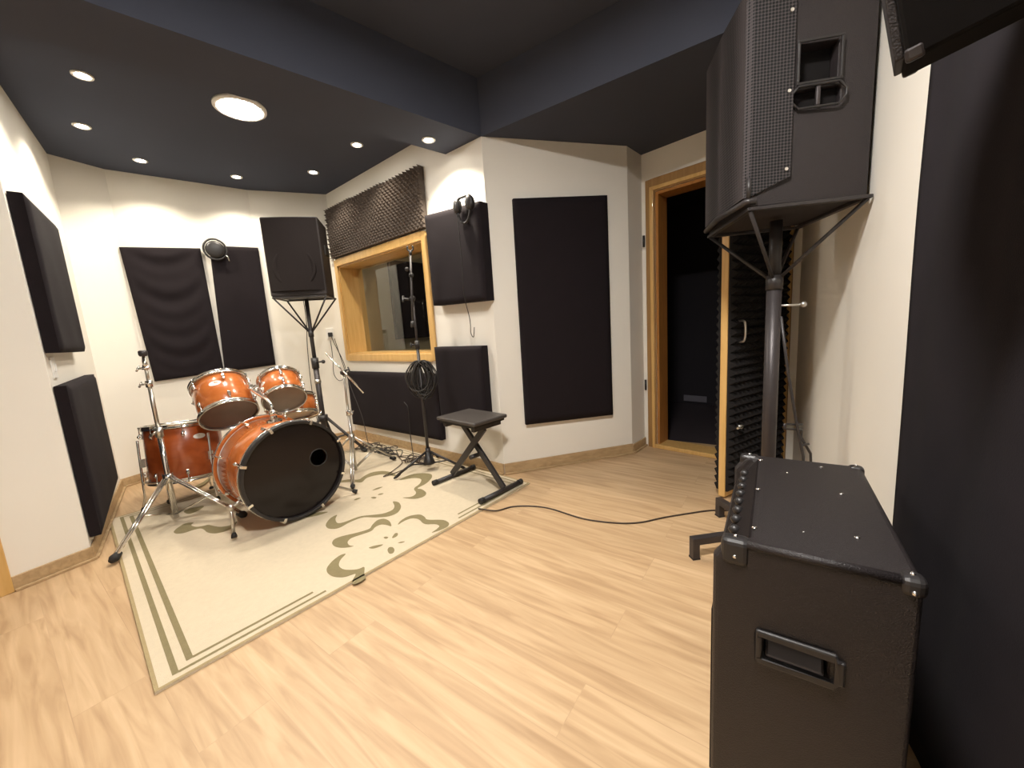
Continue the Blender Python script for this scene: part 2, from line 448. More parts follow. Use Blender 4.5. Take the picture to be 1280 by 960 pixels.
# ---- doorway
a, b = 'c78', 'c89'
t = empty('door_1', wpt(a, b, .55, 0), 0, 'wooden doorway with foam clad door leaf standing open', 'door', kind='structure')
d0, d1, _, dz = DOOR
mb = MB()
for (x0, x1, y0, y1) in ((d0 - .078, d0, 0, dz + .10), (d1, d1 + .03, 0, dz + .10), (d0, d1, dz, dz + .10)):
    wall_block(mb, a, b, x0, x1, y0, y1, .016, .0005)
at_root(t, mb).build('casing', 'casing_wood', t, bevel=.005)
mb = MB()
for (x0, x1, y0, y1) in ((d0 - .035, d0 - .01, 0, dz + .035), (d1 + .008, d1 + .026, 0, dz + .035), (d0 - .035, d1 + .035, dz + .012, dz + .035)):
    wall_block(mb, a, b, x0, x1, y0, y1, .026, .016)
at_root(t, mb).build('bead', 'pine', t, bevel=.004)
mb = MB(); D = -.16
wall_block(mb, a, b, d0, d0 + .022, 0, dz, 0, D); wall_block(mb, a, b, d1 - .022, d1, 0, dz, 0, D)
wall_block(mb, a, b, d0 + .022, d1 - .022, dz - .022, dz, 0, D)
at_root(t, mb).build('jamb', 'pine_dark', t)
mb = MB(); wall_block(mb, a, b, d0 - .01, d1 + .01, .001, .035, .026, D); 
at_root(t, mb).build('threshold', 'pine', t, bevel=.004)
for z in (.55, 1.74):
    mb = MB(); c = wpt(a, b, d0 - .092, z, .020); mb.cyl(c - V3((0, 0, .045)), c + V3((0, 0, .045)), .009, 10)
    at_root(t, mb).build('hinge', 'plastic', t)
# leaf: hinged at the right jamb, swung into the room, foam on both faces
h0 = wpt(a, b, d1 - .012, 0, .034); free = V3((1.235, 2.215, 0)); ld = (free - h0); LW = ld.length; ld.normalize(); ln = V3((-ld.y, ld.x, 0))
lroot = t
def leafpt(u, z, o): r = h0 + ld * u + ln * o; return V3((r.x, r.y, z))
mb = MB(); poly = [leafpt(0.0, 0, -.02), leafpt(LW, 0, -.02), leafpt(LW, 0, .02), leafpt(0.0, 0, .02)]
mb.prism([(p.x, p.y) for p in poly], .012, dz - .03)
leaf = at_root(t, mb).build('door_leaf', 'pine', t, bevel=.003)
def pyramid_sheet(origin, du, dv, dn, W, Hh, nx, ny, base, tip):
    mb = MB()
    for i in range(nx):
        for j in range(ny):
            q = [origin + du * (W * (i + x) / nx) + dv * (Hh * (j + y) / ny) + dn * base for x, y in ((0, 0), (1, 0), (1, 1), (0, 1))]
            c = origin + du * (W * (i + .5) / nx) + dv * (Hh * (j + .5) / ny) + dn * (base + tip)
            mb.add(q + [c], [(0, 1, 4), (1, 2, 4), (2, 3, 4), (3, 0, 4)])
    q = [origin + du * x + dv * y + dn * z for z in (0, base) for x, y in ((0, 0), (W, 0), (W, Hh), (0, Hh))]
    mb.add(q, [(0, 3, 2, 1), (0, 1, 5, 4), (1, 2, 6, 5), (2, 3, 7, 6), (3, 0, 4, 7)])
    return mb
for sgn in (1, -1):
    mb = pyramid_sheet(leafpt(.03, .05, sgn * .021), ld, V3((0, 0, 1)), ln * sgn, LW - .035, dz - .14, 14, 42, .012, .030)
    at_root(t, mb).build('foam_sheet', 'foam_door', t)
mb = MB(); c = leafpt(LW - .075, 1.01, .055); mb.tube(spline([c + V3((0, 0, -.06)) - ln * .02, c + V3((0, 0, -.05)) + ln * .02, c + V3((0, 0, .05)) + ln * .02, c + V3((0, 0, .06)) - ln * .02], 6), .007, 8)
at_root(t, mb).build('handle', 'dullchrome', t)
mb = MB(); c = leafpt(LW - .075, .45, .055); mb.cyl(c - ln * .02, c + ln * .02, .012, 10); mb.cyl(c + ln * .02, c + ln * .02 + ld * .05, .006, 8)
at_root(t, mb).build('door_stop', 'dullchrome', t)

# ---- dark corridor behind the doorway
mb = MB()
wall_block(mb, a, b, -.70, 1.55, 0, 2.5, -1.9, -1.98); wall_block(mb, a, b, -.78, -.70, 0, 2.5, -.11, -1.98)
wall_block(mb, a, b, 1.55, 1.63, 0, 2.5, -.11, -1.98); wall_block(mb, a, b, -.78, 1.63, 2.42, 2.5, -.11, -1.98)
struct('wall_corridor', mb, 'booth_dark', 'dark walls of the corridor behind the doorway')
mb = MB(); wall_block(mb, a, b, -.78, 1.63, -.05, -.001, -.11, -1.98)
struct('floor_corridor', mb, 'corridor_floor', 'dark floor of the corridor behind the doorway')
mb = MB(); wall_block(mb, a, b, -.40, -.12, .025, .10, -1.885, -1.899)  # strip modelled in place of a streak of reflected light
struct('glint_1', mb, 'corridor_strip', 'pale strip standing in for reflected light in the dark corridor')

# ------------------------------------------------------------------ black acoustic panels
def cloth_panel(a, b, quad, thick, label, back=0.004, drape=0., seed=0, nu=22, nv=30, mat='cloth', group=None, cat='acoustic panel', lean=0.):
    """quad: (u, z) of top-left, top-right, bottom-right, bottom-left on the wall; cloth-wrapped board."""
    tl, tr, br, bl = quad
    cu = sum(q[0] for q in quad) / 4; zb = min(q[1] for q in quad)
    root_loc = wpt(a, b, cu, zb)
    p, d, n, L = wdir(a, b); mb = MB()
    def at(s, t):
        top = V3((tl[0] + (tr[0] - tl[0]) * s, tl[1] + (tr[1] - tl[1]) * s, 0)); bot = V3((bl[0] + (br[0] - bl[0]) * s, bl[1] + (br[1] - bl[1]) * s, 0))
        q = top.lerp(bot, t); return q.x, q.y
    rs = random.Random(seed)
    ph = rs.random() * 20
    vs = []
    for j in range(nv + 1):
        for i in range(nu + 1):
            s, t = i / nu, j / nv
            u, z = at(s, t)
            e = min(s, 1 - s, t * 1.3, (1 - t) * 1.3)
            rnd = min(1, e / .03)
            o = thick * (.82 + .18 * math.sqrt(max(0, 1 - (1 - rnd) ** 2)))
            o += .004 * noise.noise(V3((u * 5 + ph, z * 4, seed))) * min(1, e / .1)
            if drape:
                sag = 1 - (2 * s - 1) ** 2
                k = math.sin((t * 4.2 + sag * -.75) * 2 * PI + ph) * math.exp(-1.2 * t) + .5 * math.sin((t * 7 - sag * 1.1) * 2 * PI)
                o += drape * k * sag * min(1, e / .08)
            vs.append(wpt(a, b, u, z, o + back + lean * t))
    w = nu + 1
    fs = [(j * w + i, j * w + i + 1, (j + 1) * w + i + 1, (j + 1) * w + i) for j in range(nv) for i in range(nu)]
    mb.add(vs, fs, smooth=True)
    ring = [j * w for j in range(nv + 1)] + [nv * w + i for i in range(1, nu + 1)] + [j * w + nu for j in range(nv - 1, -1, -1)] + [i for i in range(nu - 1, 0, -1)]
    rim = [vs[k] for k in ring]
    bk = []
    for k in ring:
        j, i = divmod(k, w); u, z = at(i / nu, j / nv); bk.append(wpt(a, b, u, z, back))
    m = len(ring)
    mb.add(rim + bk, [(k, (k + 1) % m, m + (k + 1) % m, m + k) for k in range(m)])
    mb.add(bk, [list(range(m))])
    mb.v = [v - root_loc for v in mb.v]
    o = mb.build('acoustic_panel', mat, None, loc=root_loc)
    return tag(o, label, cat, group)

G = 'black cloth acoustic panels on the walls'
cloth_panel('P0', 'c12', [(.03, 1.93), (.72, 1.93), (.72, 1.14), (.03, 1.14)], .062, 'black cloth acoustic panel high on the left wall above the white switch', seed=1, group=G)
cloth_panel('P0', 'c12', [(.02, .965), (.92, .98), (.92, .20), (.02, .12)], .055, 'black cloth acoustic panel low on the left wall below the white switch', seed=2, group=G)
cloth_panel('c23', 'c34', [(-.005, 1.985), (.530, 2.015), (.545, .875), (.045, .845)], .030, 'black draped panel on the back wall with sagging cloth folds, behind the floor tom', seed=3, drape=.011, nu=36, nv=64, group=G)
cloth_panel('c23', 'c34', [(.600, 2.045), (.985, 2.055), (.980, .890), (.552, .868)], .030, 'smooth black panel on the back wall beside the far loudspeaker', seed=4, group=G)
cloth_panel('c45', 'c56', [(.06, .755), (1.575, .768), (1.56, .19), (.045, .165)], .055, 'wide low black panel under the control room window', seed=5, nu=44, nv=18, group=G)
cloth_panel('c45', 'c56', [(1.595, .995), (2.135, .995), (2.135, .40), (1.60, .40)], .078, 'small black panel right of the window, behind the folding bench', seed=6, group=G)
cloth_panel('c45', 'c56', [(1.645, 2.01), (2.235, 1.975), (2.235, 1.315), (1.655, 1.325)], .095, 'thick black panel right of the window with headphones over its top corner', seed=7, group=G)
cloth_panel('c56', 'c67', [(.190, 2.005), (.925, 2.045), (.925, .362), (.185, .375)], .035, 'tall black panel alone on the wall left of the doorway', seed=8, group=G)

# ------------------------------------------------------------------ egg-crate foam above the window
def foam_tile(a, b, u0, u1, z0, z1, nx, ny, label):
    mb = MB(); k = 4; nu, nv = nx * k, ny * k; vs = []
    loc = wpt(a, b, (u0 + u1) / 2, z0, .024)
    for j in range(nv + 1):
        for i in range(nu + 1):
            h = .022 + .021 * math.cos(2 * PI * i / k + PI) * math.cos(2 * PI * j / k + PI)
            vs.append(wpt(a, b, u0 + (u1 - u0) * i / nu, z0 + (z1 - z0) * j / nv, .024 + max(.004, h)) - loc)
    w = nu + 1
    mb.add(vs, [(j * w + i, j * w + i + 1, (j + 1) * w + i + 1, (j + 1) * w + i) for j in range(nv) for i in range(nu)], smooth=False)
    ring = [i for i in range(w)] + [j * w + nu for j in range(1, nv + 1)] + [nv * w + i for i in range(nu - 1, -1, -1)] + [j * w for j in range(nv - 1, 0, -1)]
    bk = []
    for q in ring:
        j, i = divmod(q, w); bk.append(wpt(a, b, u0 + (u1 - u0) * i / nu, z0 + (z1 - z0) * j / nv, .003) - loc)
    m = len(ring); mb.add([vs[q] for q in ring] + bk, [(q, (q + 1) % m, m + (q + 1) % m, m + q) for q in range(m)]); mb.add(bk, [list(range(m))])
    o = mb.build('foam_tile', 'foam', None, loc=loc); tag(o, label, 'acoustic foam', 'egg crate foam tiles above the window')
foam_tile('c45', 'c56', .03, .535, 1.945, 2.425, 11, 10, 'charcoal egg crate foam tile above the window, next to the far loudspeaker')
foam_tile('c45', 'c56', .537, 1.055, 1.945, 2.415, 11, 10, 'charcoal egg crate foam tile in the middle of the row above the window')
foam_tile('c45', 'c56', 1.057, 1.585, 1.945, 2.405, 11, 10, 'charcoal egg crate foam tile above the window, nearest the headphones panel')

# ------------------------------------------------------------------ curtain on the right wall
def curtain():
    a, b = 'c89', 'w9'; mb = MB(); u0, u1, z0, z1 = 1.775, 3.75, .008, 2.70
    nu, nv = 150, 40; loc = wpt(a, b, (u0 + u1) / 2, z0)
    def off(u, t):
        return .050 + .012 * math.sin(u * 9.0 + .6 * math.sin(t * 3)) * (.4 + .6 * t) + .006 * math.sin(u * 23 + t * 2) + .006 * noise.noise(V3((u * 3, t * 4, 2)))
    F = []; B = []
    for j in range(nv + 1):
        t = j / nv
        for i in range(nu + 1):
            s = i / nu; e = (1 - s) ** 6 * (.05 * math.sin(t * 2.6 + .2) - .02)
            u = u0 + (u1 - u0) * s - e
            F.append(wpt(a, b, u, z1 + (z0 - z1) * t, off(u, t) + .004) - loc); B.append(wpt(a, b, u, z1 + (z0 - z1) * t, off(u, t)) - loc)
    w = nu + 1; q = len(F)
    fs = [(j * w + i, j * w + i + 1, (j + 1) * w + i + 1, (j + 1) * w + i) for j in range(nv) for i in range(nu)]
    fs += [tuple(q + k for k in f[::-1]) for f in fs]
    ring = [j * w for j in range(nv + 1)] + [nv * w + i for i in range(1, w)] + [j * w + nu for j in range(nv - 1, -1, -1)] + [i for i in range(nu - 1, 0, -1)]
    m = len(ring); fs += [(ring[k], ring[(k + 1) % m], q + ring[(k + 1) % m], q + ring[k]) for k in range(m)]
    mb.add(F + B, fs, smooth=True)
    o = mb.build('curtain', 'curtain', None, loc=loc)
    tag(o, 'black cloth curtain hanging on the right wall behind the amplifier', 'curtain')
curtain()

# ------------------------------------------------------------------ lamps
def downlight(x, y, z, label, tilt=None, power=29., size=125):
    r = empty('downlight', (x, y, z), 0, label, 'ceiling light', 'recessed spotlights around the drum ceiling')
    if tilt is not None: r.rotation_euler = tilt
    mb = MB(); mb.lathe([(.030, -.001), (.046, -.001), (.046, -.005), (.042, -.008), (.030, -.006)], 28, close=True)
    mb.build('trim_ring', 'white_plastic', r)
    mb = MB(); mb.lathe([(.0, -.0035), (.029, -.003), (.029, -.0015), (.0, -.0015)], 24)
    mb.build('bulb', 'lamp', r)
    L = bpy.data.lights.new('downlight_beam', 'SPOT'); L.energy = power; L.color = (1., .90, .74)
    L.spot_size = math.radians(size); L.spot_blend = .55; L.shadow_soft_size = .03
    o = bpy.data.objects.new('beam', L); COL.objects.link(o); o.parent = r; o.location = (0, 0, -.02)
DL = [(-2.190, 2.300, 'spotlight in the dark ceiling nearest the left pier', None),
      (-2.700, 2.760, 'spotlight in the dark ceiling above the upper left panel', None),
      (-2.800, 3.270, 'spotlight in the dark ceiling above the draped panel in the corner', None),
      (-2.330, 3.680, 'spotlight in the dark ceiling just left of the far loudspeaker', None),
      (-1.650, 3.690, 'spotlight in the dark ceiling nearest the end of the foam by the far loudspeaker', None),
      (-1.085, 3.245, 'spotlight in the dark ceiling before the middle of the window foam', None)]
for x, y, lb, tl in DL: downlight(x, y, H_MID, lb)
# the seventh sits in the low band above the headphones panel
downlight(-.457, 2.825, H_LOW, 'spotlight in the lower ceiling band above the headphones panel', None, power=66.)

r = empty('ceiling_lamp', (-1.60, 2.67, H_MID), 0, 'large round flush lamp on the dark ceiling over the drums', 'ceiling light')
mb = MB(); mb.lathe([(.118, -.001), (.145, -.001), (.145, -.012), (.134, -.020), (.118, -.018)], 40, close=True); mb.build('rim', 'white_plastic', r)
mb = MB(); mb.lathe([(0, -.021), (.06, -.020), (.117, -.016), (.117, -.004), (0, -.004)], 40); mb.build('diffuser', 'panel_lamp', r)
r = empty('ceiling_lamp', (.0, .50, H_TOP), 0, 'flush square lamp in the raised ceiling tray', 'ceiling light')
mb = MB()
for c, d in (((0, .155, -.012), (.34, .03, .022)), ((0, -.155, -.012), (.34, .03, .022)), ((.155, 0, -.012), (.03, .28, .022)), ((-.155, 0, -.012), (.03, .28, .022))): mb.box(c, d)
mb.build('rim', 'white_plastic', r)
MB().box((0, 0, -.010), (.279, .279, .015)).build('diffuser', 'tray_lamp', r)
# unseen lamp added to light the control room
c = wpt('c45', 'c56', .75, 2.495, -.95)
r = empty('booth_fill_lamp', c, 0, 'unseen lamp added to light the control room behind the window', 'ceiling light')
MB().lathe([(.10, -.001), (.13, -.001), (.13, -.02), (.10, -.02)], 28, close=True).build('rim', 'white_plastic', r)
MB().lathe([(0, -.022), (.099, -.018), (.099, -.004), (0, -.004)], 28).build('diffuser', 'booth_fill', r)

# ------------------------------------------------------------------ rug
RA = V3((-1.237, 1.109, 0)); ra = math.radians(48.8)
RUGS = [
[(1.067, 0.292), (1.1, 0.367), (1.097, 0.429), (1.061, 0.448), (1.01, 0.417), (0.978, 0.383), (0.907, 0.41), (0.843, 0.448), (0.8, 0.455), (0.773, 0.424), (0.765, 0.378), (0.777, 0.334), (0.805, 0.3), (0.835, 0.283), (0.818, 0.315), (0.829, 0.36), (0.863, 0.382), (0.919, 0.365), (0.973, 0.351), (1.008, 0.379), (1.045, 0.377), (1.062, 0.339)],
[(1.093, 0.281), (1.135, 0.315), (1.2, 0.327), (1.259, 0.285), (1.253, 0.226), (1.235, 0.188), (1.298, 0.101), (1.291, 0.04), (1.255, 0.013), (1.204, 0.022), (1.15, 0.042), (1.204, 0.049), (1.236, 0.061), (1.237, 0.099), (1.192, 0.154), (1.216, 0.236), (1.199, 0.284), (1.149, 0.294)],
[(0.777, 0.254), (0.746, 0.268), (0.696, 0.249), (0.652, 0.213), (0.636, 0.17), (0.639, 0.114), (0.669, 0.065), (0.707, 0.052), (0.719, 0.044), (0.679, 0.008), (0.668, -0.024), (0.697, -0.033), (0.731, -0.028), (0.74, 0.01), (0.775, 0.066), (0.745, 0.068), (0.721, 0.09), (0.696, 0.13), (0.696, 0.179), (0.725, 0.223)],
[(1.0, 0.189), (1.039, 0.217), (1.049, 0.202), (1.029, 0.175), (0.999, 0.175)],
[(0.866, 0.206), (0.898, 0.198), (0.939, 0.166), (0.916, 0.159), (0.878, 0.172)],
[(0.917, 0.1), (0.939, 0.117), (0.951, 0.099), (0.941, 0.064), (0.917, 0.044), (0.903, 0.058)],
[(0.971, 0.231), (0.988, 0.228), (0.992, 0.204), (0.972, 0.201)],
[(0.985, 0.113), (1.007, 0.109), (1.023, 0.089), (1.001, 0.09)],
[(1.222, 1.308), (1.297, 1.262), (1.327, 1.176), (1.394, 1.222), (1.478, 1.247), (1.551, 1.185), (1.567, 1.06), (1.527, 0.928), (1.529, 0.987), (1.509, 1.114), (1.444, 1.156), (1.381, 1.166), (1.309, 1.096), (1.279, 1.194), (1.203, 1.266)],
[(1.54, 0.907), (1.634, 0.909), (1.701, 0.841), (1.722, 0.765), (1.67, 0.697), (1.572, 0.642), (1.479, 0.636), (1.499, 0.592), (1.477, 0.504), (1.425, 0.468), (1.363, 0.496), (1.325, 0.605), (1.378, 0.54), (1.437, 0.566), (1.467, 0.656), (1.547, 0.682), (1.615, 0.75), (1.598, 0.829), (1.49, 0.885)],
[(1.263, 0.606), (1.282, 0.55), (1.249, 0.47), (1.187, 0.416), (1.121, 0.424), (1.066, 0.493), (1.03, 0.561), (0.95, 0.569), (0.867, 0.548), (0.831, 0.6), (0.842, 0.666), (0.901, 0.731), (0.957, 0.741), (0.914, 0.69), (0.894, 0.619), (0.926, 0.597), (1.026, 0.59), (1.077, 0.536), (1.131, 0.487), (1.192, 0.481), (1.232, 0.521)],
[(1.269, 0.891), (1.328, 0.909), (1.369, 0.882), (1.314, 0.871)],
[(1.206, 0.791), (1.231, 0.781), (1.235, 0.746), (1.21, 0.744)],
[(1.257, 0.787), (1.284, 0.793), (1.304, 0.768), (1.273, 0.762)],
[(1.114, 0.853), (1.15, 0.866), (1.172, 0.843), (1.133, 0.834)],
[(0.809, 0.893), (0.863, 0.906), (0.948, 0.822), (0.882, 0.83), (0.821, 0.862)],
[(0.242, 1.406), (0.27, 1.457), (0.319, 1.495), (0.356, 1.453), (0.329, 1.424), (0.346, 1.358), (0.379, 1.336), (0.403, 1.328), (0.418, 1.277), (0.443, 1.214), (0.489, 1.186), (0.538, 1.225), (0.489, 1.132), (0.436, 1.121), (0.397, 1.145), (0.372, 1.202), (0.369, 1.283), (0.357, 1.315), (0.322, 1.327), (0.28, 1.325), (0.25, 1.357)],
[(0.472, 2.259), (0.554, 2.314), (0.616, 2.415), (0.643, 2.422), (0.607, 2.327), (0.547, 2.231), (0.497, 2.22)],
[(0.338, 1.74), (0.389, 1.763), (0.465, 1.716), (0.41, 1.647), (0.354, 1.635)],
]
def rug():
    W, L, T = 2.0, 2.05, .009
    mb = MB(); mb.box((W / 2, L / 2, T / 2 + .0005), (W, L, T), m='rug')
    z = T + .0013
    def poly(p, m='rug_olive'):
        mb.add([(x, y, z) for x, y in p], [list(range(len(p)))], m)
    def rect(x0, y0, x1, y1, m='rug_olive'): poly([(x0, y0), (x1, y0), (x1, y1), (x0, y1)], m)
    def smooth(p):
        for _ in range(2):
            q = []
            for i in range(len(p)):
                (x0, y0), (x1, y1) = p[i], p[(i + 1) % len(p)]
                q += [(x0 * .78 + x1 * .22, y0 * .78 + y1 * .22), (x0 * .22 + x1 * .78, y0 * .22 + y1 * .78)]
            p = q
        return p
    for p in RUGS: poly(smooth(p))
    # mirrored repeat of the flower by the far edge
    rect(.050, .036, .068, L - .03); rect(.094, .076, .114, L - .07)
    rect(.068, .034, .575, .047); rect(.114, .074, .535, .087)
    rect(1.36, .034, 1.965, .047); rect(1.39, .074, 1.925, .087)
    rect(1.955, .044, 1.965, L - .03); rect(1.915, .084, 1.925, L - .07)
    rect(.068, L - .046, 1.955, L - .036); rect(.114, L - .086, 1.915, L - .076)
    rect(0, 0, W, .012, 'rug_edge'); rect(0, .012, .012, L, 'rug_edge'); rect(W - .010, .012, W, L, 'rug_edge'); rect(.012, L - .010, W - .010, L, 'rug_edge')
    o = mb.build('rug', None, None, loc=RA, rot=(0, 0, ra))
    tag(o, 'cream rug with olive flower outlines and stripe border under the drum kit', 'rug')
rug()
RZ = .0115   # top of the rug

# ------------------------------------------------------------------ drums
def axis_obj(root, pos, n, spin=0.):
    """Root empty at pos with local Z along n."""
    root.location = pos
    q = V3(n).to_track_quat('Z', 'Y'); root.rotation_mode = 'QUATERNION'
    from mathutils import Quaternion
    root.rotation_quaternion = q @ Quaternion((0, 0, 1), spin)

def lug_mesh(name, r, L, parent, ang, z0, mat='chrome'):
    mb = MB(); c, s = math.cos(ang), math.sin(ang); d = V3((c, s, 0))
    p = d * (r + .010)
    mb.box(p + V3((0, 0, z0)), (.018, .016, L), ang)
    mb.ball(d * (r + .016) + V3((0, 0, z0)), .0115, None, 10)
    return mb.build(name, mat, parent, bevel=.003)

def rods(parent, r, zs, n, a0):
    for k in range(n):
        w = a0 + 2 * PI * k / n; d = V3((math.cos(w), math.sin(w), 0)) * (r + .013)
        for z0, z1 in zs:
            mb = MB(); mb.cyl(d + V3((0, 0, z0)), d + V3((0, 0, z1)), .003, 6); mb.cyl(d + V3((0, 0, z1 - .004)), d + V3((0, 0, z1 + .008)), .006, 8)
            mb.build('tension_rod', 'chrome', parent)

def drum(name, label, cat, r, depth, pos, n, shell='drum', bottom='head_clear', top='head_white', nl=6, spin=0., badge=None, group=None, hoop='chrome', lugL=.036):
    root = empty(name, (0, 0, 0), 0, label, cat, group); axis_obj(root, pos, n, spin)
    mb = MB(); mb.lathe([(r, .012), (r, depth - .012), (r - .008, depth - .004), (r - .010, depth - .012), (r - .010, .012), (r - .008, .004)], 56, close=True)
    sh = mb.build('shell', shell, root)
    if bottom: MB().lathe([(0, .004), (r - .016, .004), (r + .002, .000), (r + .004, .010), (r - .002, .012), (r - .012, .008), (0, .008)], 56).build('resonant_head', bottom, root)
    MB().lathe([(0, depth - .004), (r - .016, depth - .004), (r + .002, depth), (r + .004, depth - .010), (r - .002, depth - .012), (r - .012, depth - .008), (0, depth - .008)], 56).build('batter_head', top, root)
    for z, s in ((0, 1), (depth, -1)):
        pr = [(r + .005, z + s * .014), (r + .012, z + s * .014), (r + .012, z + s * .008), (r + .008, z + s * .006), (r + .008, z - s * .010), (r + .012, z - s * .012), (r + .010, z - s * .015), (r + .004, z - s * .013)]
        MB().lathe(pr, 56, close=True).build('hoop', hoop, root)
    a0 = PI / nl
    for k in range(nl):
        w = a0 + 2 * PI * k / nl
        for z in (.055, depth - .055): lug_mesh('lug', r, lugL, root, w, z)
    rods(root, r, ((.05, -.002), (depth - .05, depth + .004)), nl, a0)
    if badge is not None:
        w, z, bw, bh = badge; mb = MB(); k = 20; vs = []
        for i in range(k):
            q = 2 * PI * i / k; ww = w + bw * math.cos(q) / r * .5; zz = z + bh * math.sin(q) * .5
            vs.append((math.cos(ww) * (r + .0015), math.sin(ww) * (r + .0015), zz))
        mb.add(vs, [list(range(k))])
        o = V3((math.cos(w), math.sin(w), 0)) * -.0014; mb.add([V3(v) + o for v in vs], [list(range(k))[::-1]])
        mb.add(vs + [V3(v) + o for v in vs], [(i, (i + 1) % k, k + (i + 1) % k, k + i) for i in range(k)])
        mb.build('badge', 'badge', root)
    return root

# bass drum: front head faces the camera side
KC = V3((-1.376, 2.300, 0.3155 + RZ)); kn = V3((math.cos(math.radians(-37)), math.sin(math.radians(-37)), 0)); KR = .288; KD = .42
root = empty('bass_drum', (0, 0, 0), 0, 'amber lacquered bass drum with a glossy black front head and round port hole', 'drum')
axis_obj(root, KC - kn * KD, kn)
KM = Matrix.Translation(KC - kn * KD) @ kn.to_track_quat('Z', 'Y').to_matrix().to_4x4()
KMi = KM.inverted()
up_l = (KMi.to_3x3() @ V3((0, 0, 1))); a_up = math.atan2(up_l.y, up_l.x)
MB().lathe([(KR, .02), (KR, KD - .02), (KR - .010, KD - .012), (KR - .010, .012)], 64, close=True).build('shell', 'drum', root)
# front head with a port hole: ring sectors around an off-centre hole
rt_l = KMi.to_3x3() @ V3((-kn.y, kn.x, 0)); hole = V3((rt_l.x, rt_l.y, 0)) * .145 + V3((up_l.x, up_l.y, 0)) * .035
mb = MB(); k = 72; hr = .052
outer = [V3((math.cos(2 * PI * i / k), math.sin(2 * PI * i / k), 0)) * (KR + .003) + V3((0, 0, KD)) for i in range(k)]
inner = [hole + V3((math.cos(2 * PI * i / k), math.sin(2 * PI * i / k), 0)) * hr + V3((0, 0, KD)) for i in range(k)]
back = [v - V3((0, 0, .004)) for v in inner]; obk = [v - V3((0, 0, .016)) for v in outer]
mb.add(outer + inner + back + obk, [(i, (i + 1) % k, k + (i + 1) % k, k + i) for i in range(k)] + [(k + i, k + (i + 1) % k, 2 * k + (i + 1) % k, 2 * k + i) for i in range(k)] + [(i, 3 * k + i, 3 * k + (i + 1) % k, (i + 1) % k) for i in range(k)])
fh = mb.build('front_head', 'head_black', root)
MB().lathe([(hr, KD - .001), (hr + .006, KD - .001), (hr + .006, KD + .002), (hr, KD + .002)], 40, close=True, mtx=Matrix.Translation(hole)).build('port_ring', 'plastic', fh)
MB().lathe([(0, KD * .5), (KR - .011, KD * .5), (KR - .011, KD * .5 - .02), (0, KD * .5 - .02)], 48).build('damping_pad', 'plastic_dark', root)
MB().lathe([(0, .0), (KR, .0), (KR + .002, .010), (KR - .012, .006), (0, .004)], 56).build('batter_head', 'head_white', root)
def hoopk(z0, z1, m, nm): MB().lathe([(KR + .003, z0), (KR + .021, z0), (KR + .021, z1), (KR + .003, z1)], 64, close=True).build(nm, m, root, bevel=.003)
hoopk(KD - .016, KD + .026, 'plastic', 'hoop'); hoopk(-.026, .016, 'drum', 'hoop')
MB().lathe([(KR + .0215, -.018), (KR + .0245, -.014), (KR + .0245, .006), (KR + .0215, .010)], 64, close=True).build('hoop_inlay', 'chrome', root)
MB().lathe([(KR + .0215, KD - .018), (KR + .0245, KD - .014), (KR + .0245, KD - .006), (KR + .0215, KD - .003)], 64, close=True).build('hoop_inlay', 'chrome', root)
for i in range(8):
    w = a_up + PI / 8 + 2 * PI * i / 8; d = V3((math.cos(w), math.sin(w), 0))
    for z in (.085, KD - .085): lug_mesh('lug', KR, .045, root, w, z)
    for z, s in ((KD, 1), (0, -1)):
        mb = MB(); p = d * (KR + .024)
        mb.box(p + V3((0, 0, z + s * .008)), (.012, .018, .034), w); mb.box(d * (KR + .012) + V3((0, 0, z + s * .029)), (.026, .016, .007), w)
        mb.cyl(p + d * .004 + V3((0, 0, z + s * .034)), p + d * .004 + V3((0, 0, z - s * .09)), .0035, 8)
        mb.build('claw_hook', 'chrome', root, bevel=.002)
# spurs
for sgn, foot in ((-1, V3((-1.655, 2.075, RZ + .013))), (1, V3((-1.16, 2.62, RZ + .013)))):
    side = V3((kn.y, -kn.x, 0)) * (1 if sgn < 0 else -1)
    base = KC - kn * .10 + side * .222 + V3((0, 0, -.20))
    if sgn < 0: base = V3((-1.662, 2.098, .195))
    f_l, b_l = KMi @ foot, KMi @ base
    mb = MB(); mb.cyl(b_l + (b_l - f_l) * .10, f_l + (b_l - f_l) * .12, .0085, 10); mb.ball(b_l, .020, None, 12); rad_ = V3((b_l.x, b_l.y, 0)).normalized() * (KR - .004); mb.cyl(b_l, V3((rad_.x, rad_.y, b_l.z)), .011, 10); mb.box(V3((rad_.x, rad_.y, b_l.z)), (.045, .035, .045), math.atan2(rad_.y, rad_.x))
    sp = mb.build('spur', 'dullchrome', root)
    MB().tube([f_l, f_l + (b_l - f_l) * .09, f_l + (b_l - f_l) * .16], [.016, .014, .009], 12).build('rubber_foot', 'rubber', sp)
# tom holder on top of the shell
top = KMi @ (KC - kn * .21 + V3((0, 0, KR)))
tdir = up_l.normalized()
mb = MB(); mb.cyl(top - tdir * .005, top + tdir * .012, .045, 20); mb.cyl(top, top + tdir * .055, .020, 16); mb.ball(top + tdir * .055, .026, None, 14)
hold = mb.build('tom_mount', 'chrome', root, bevel=.002)

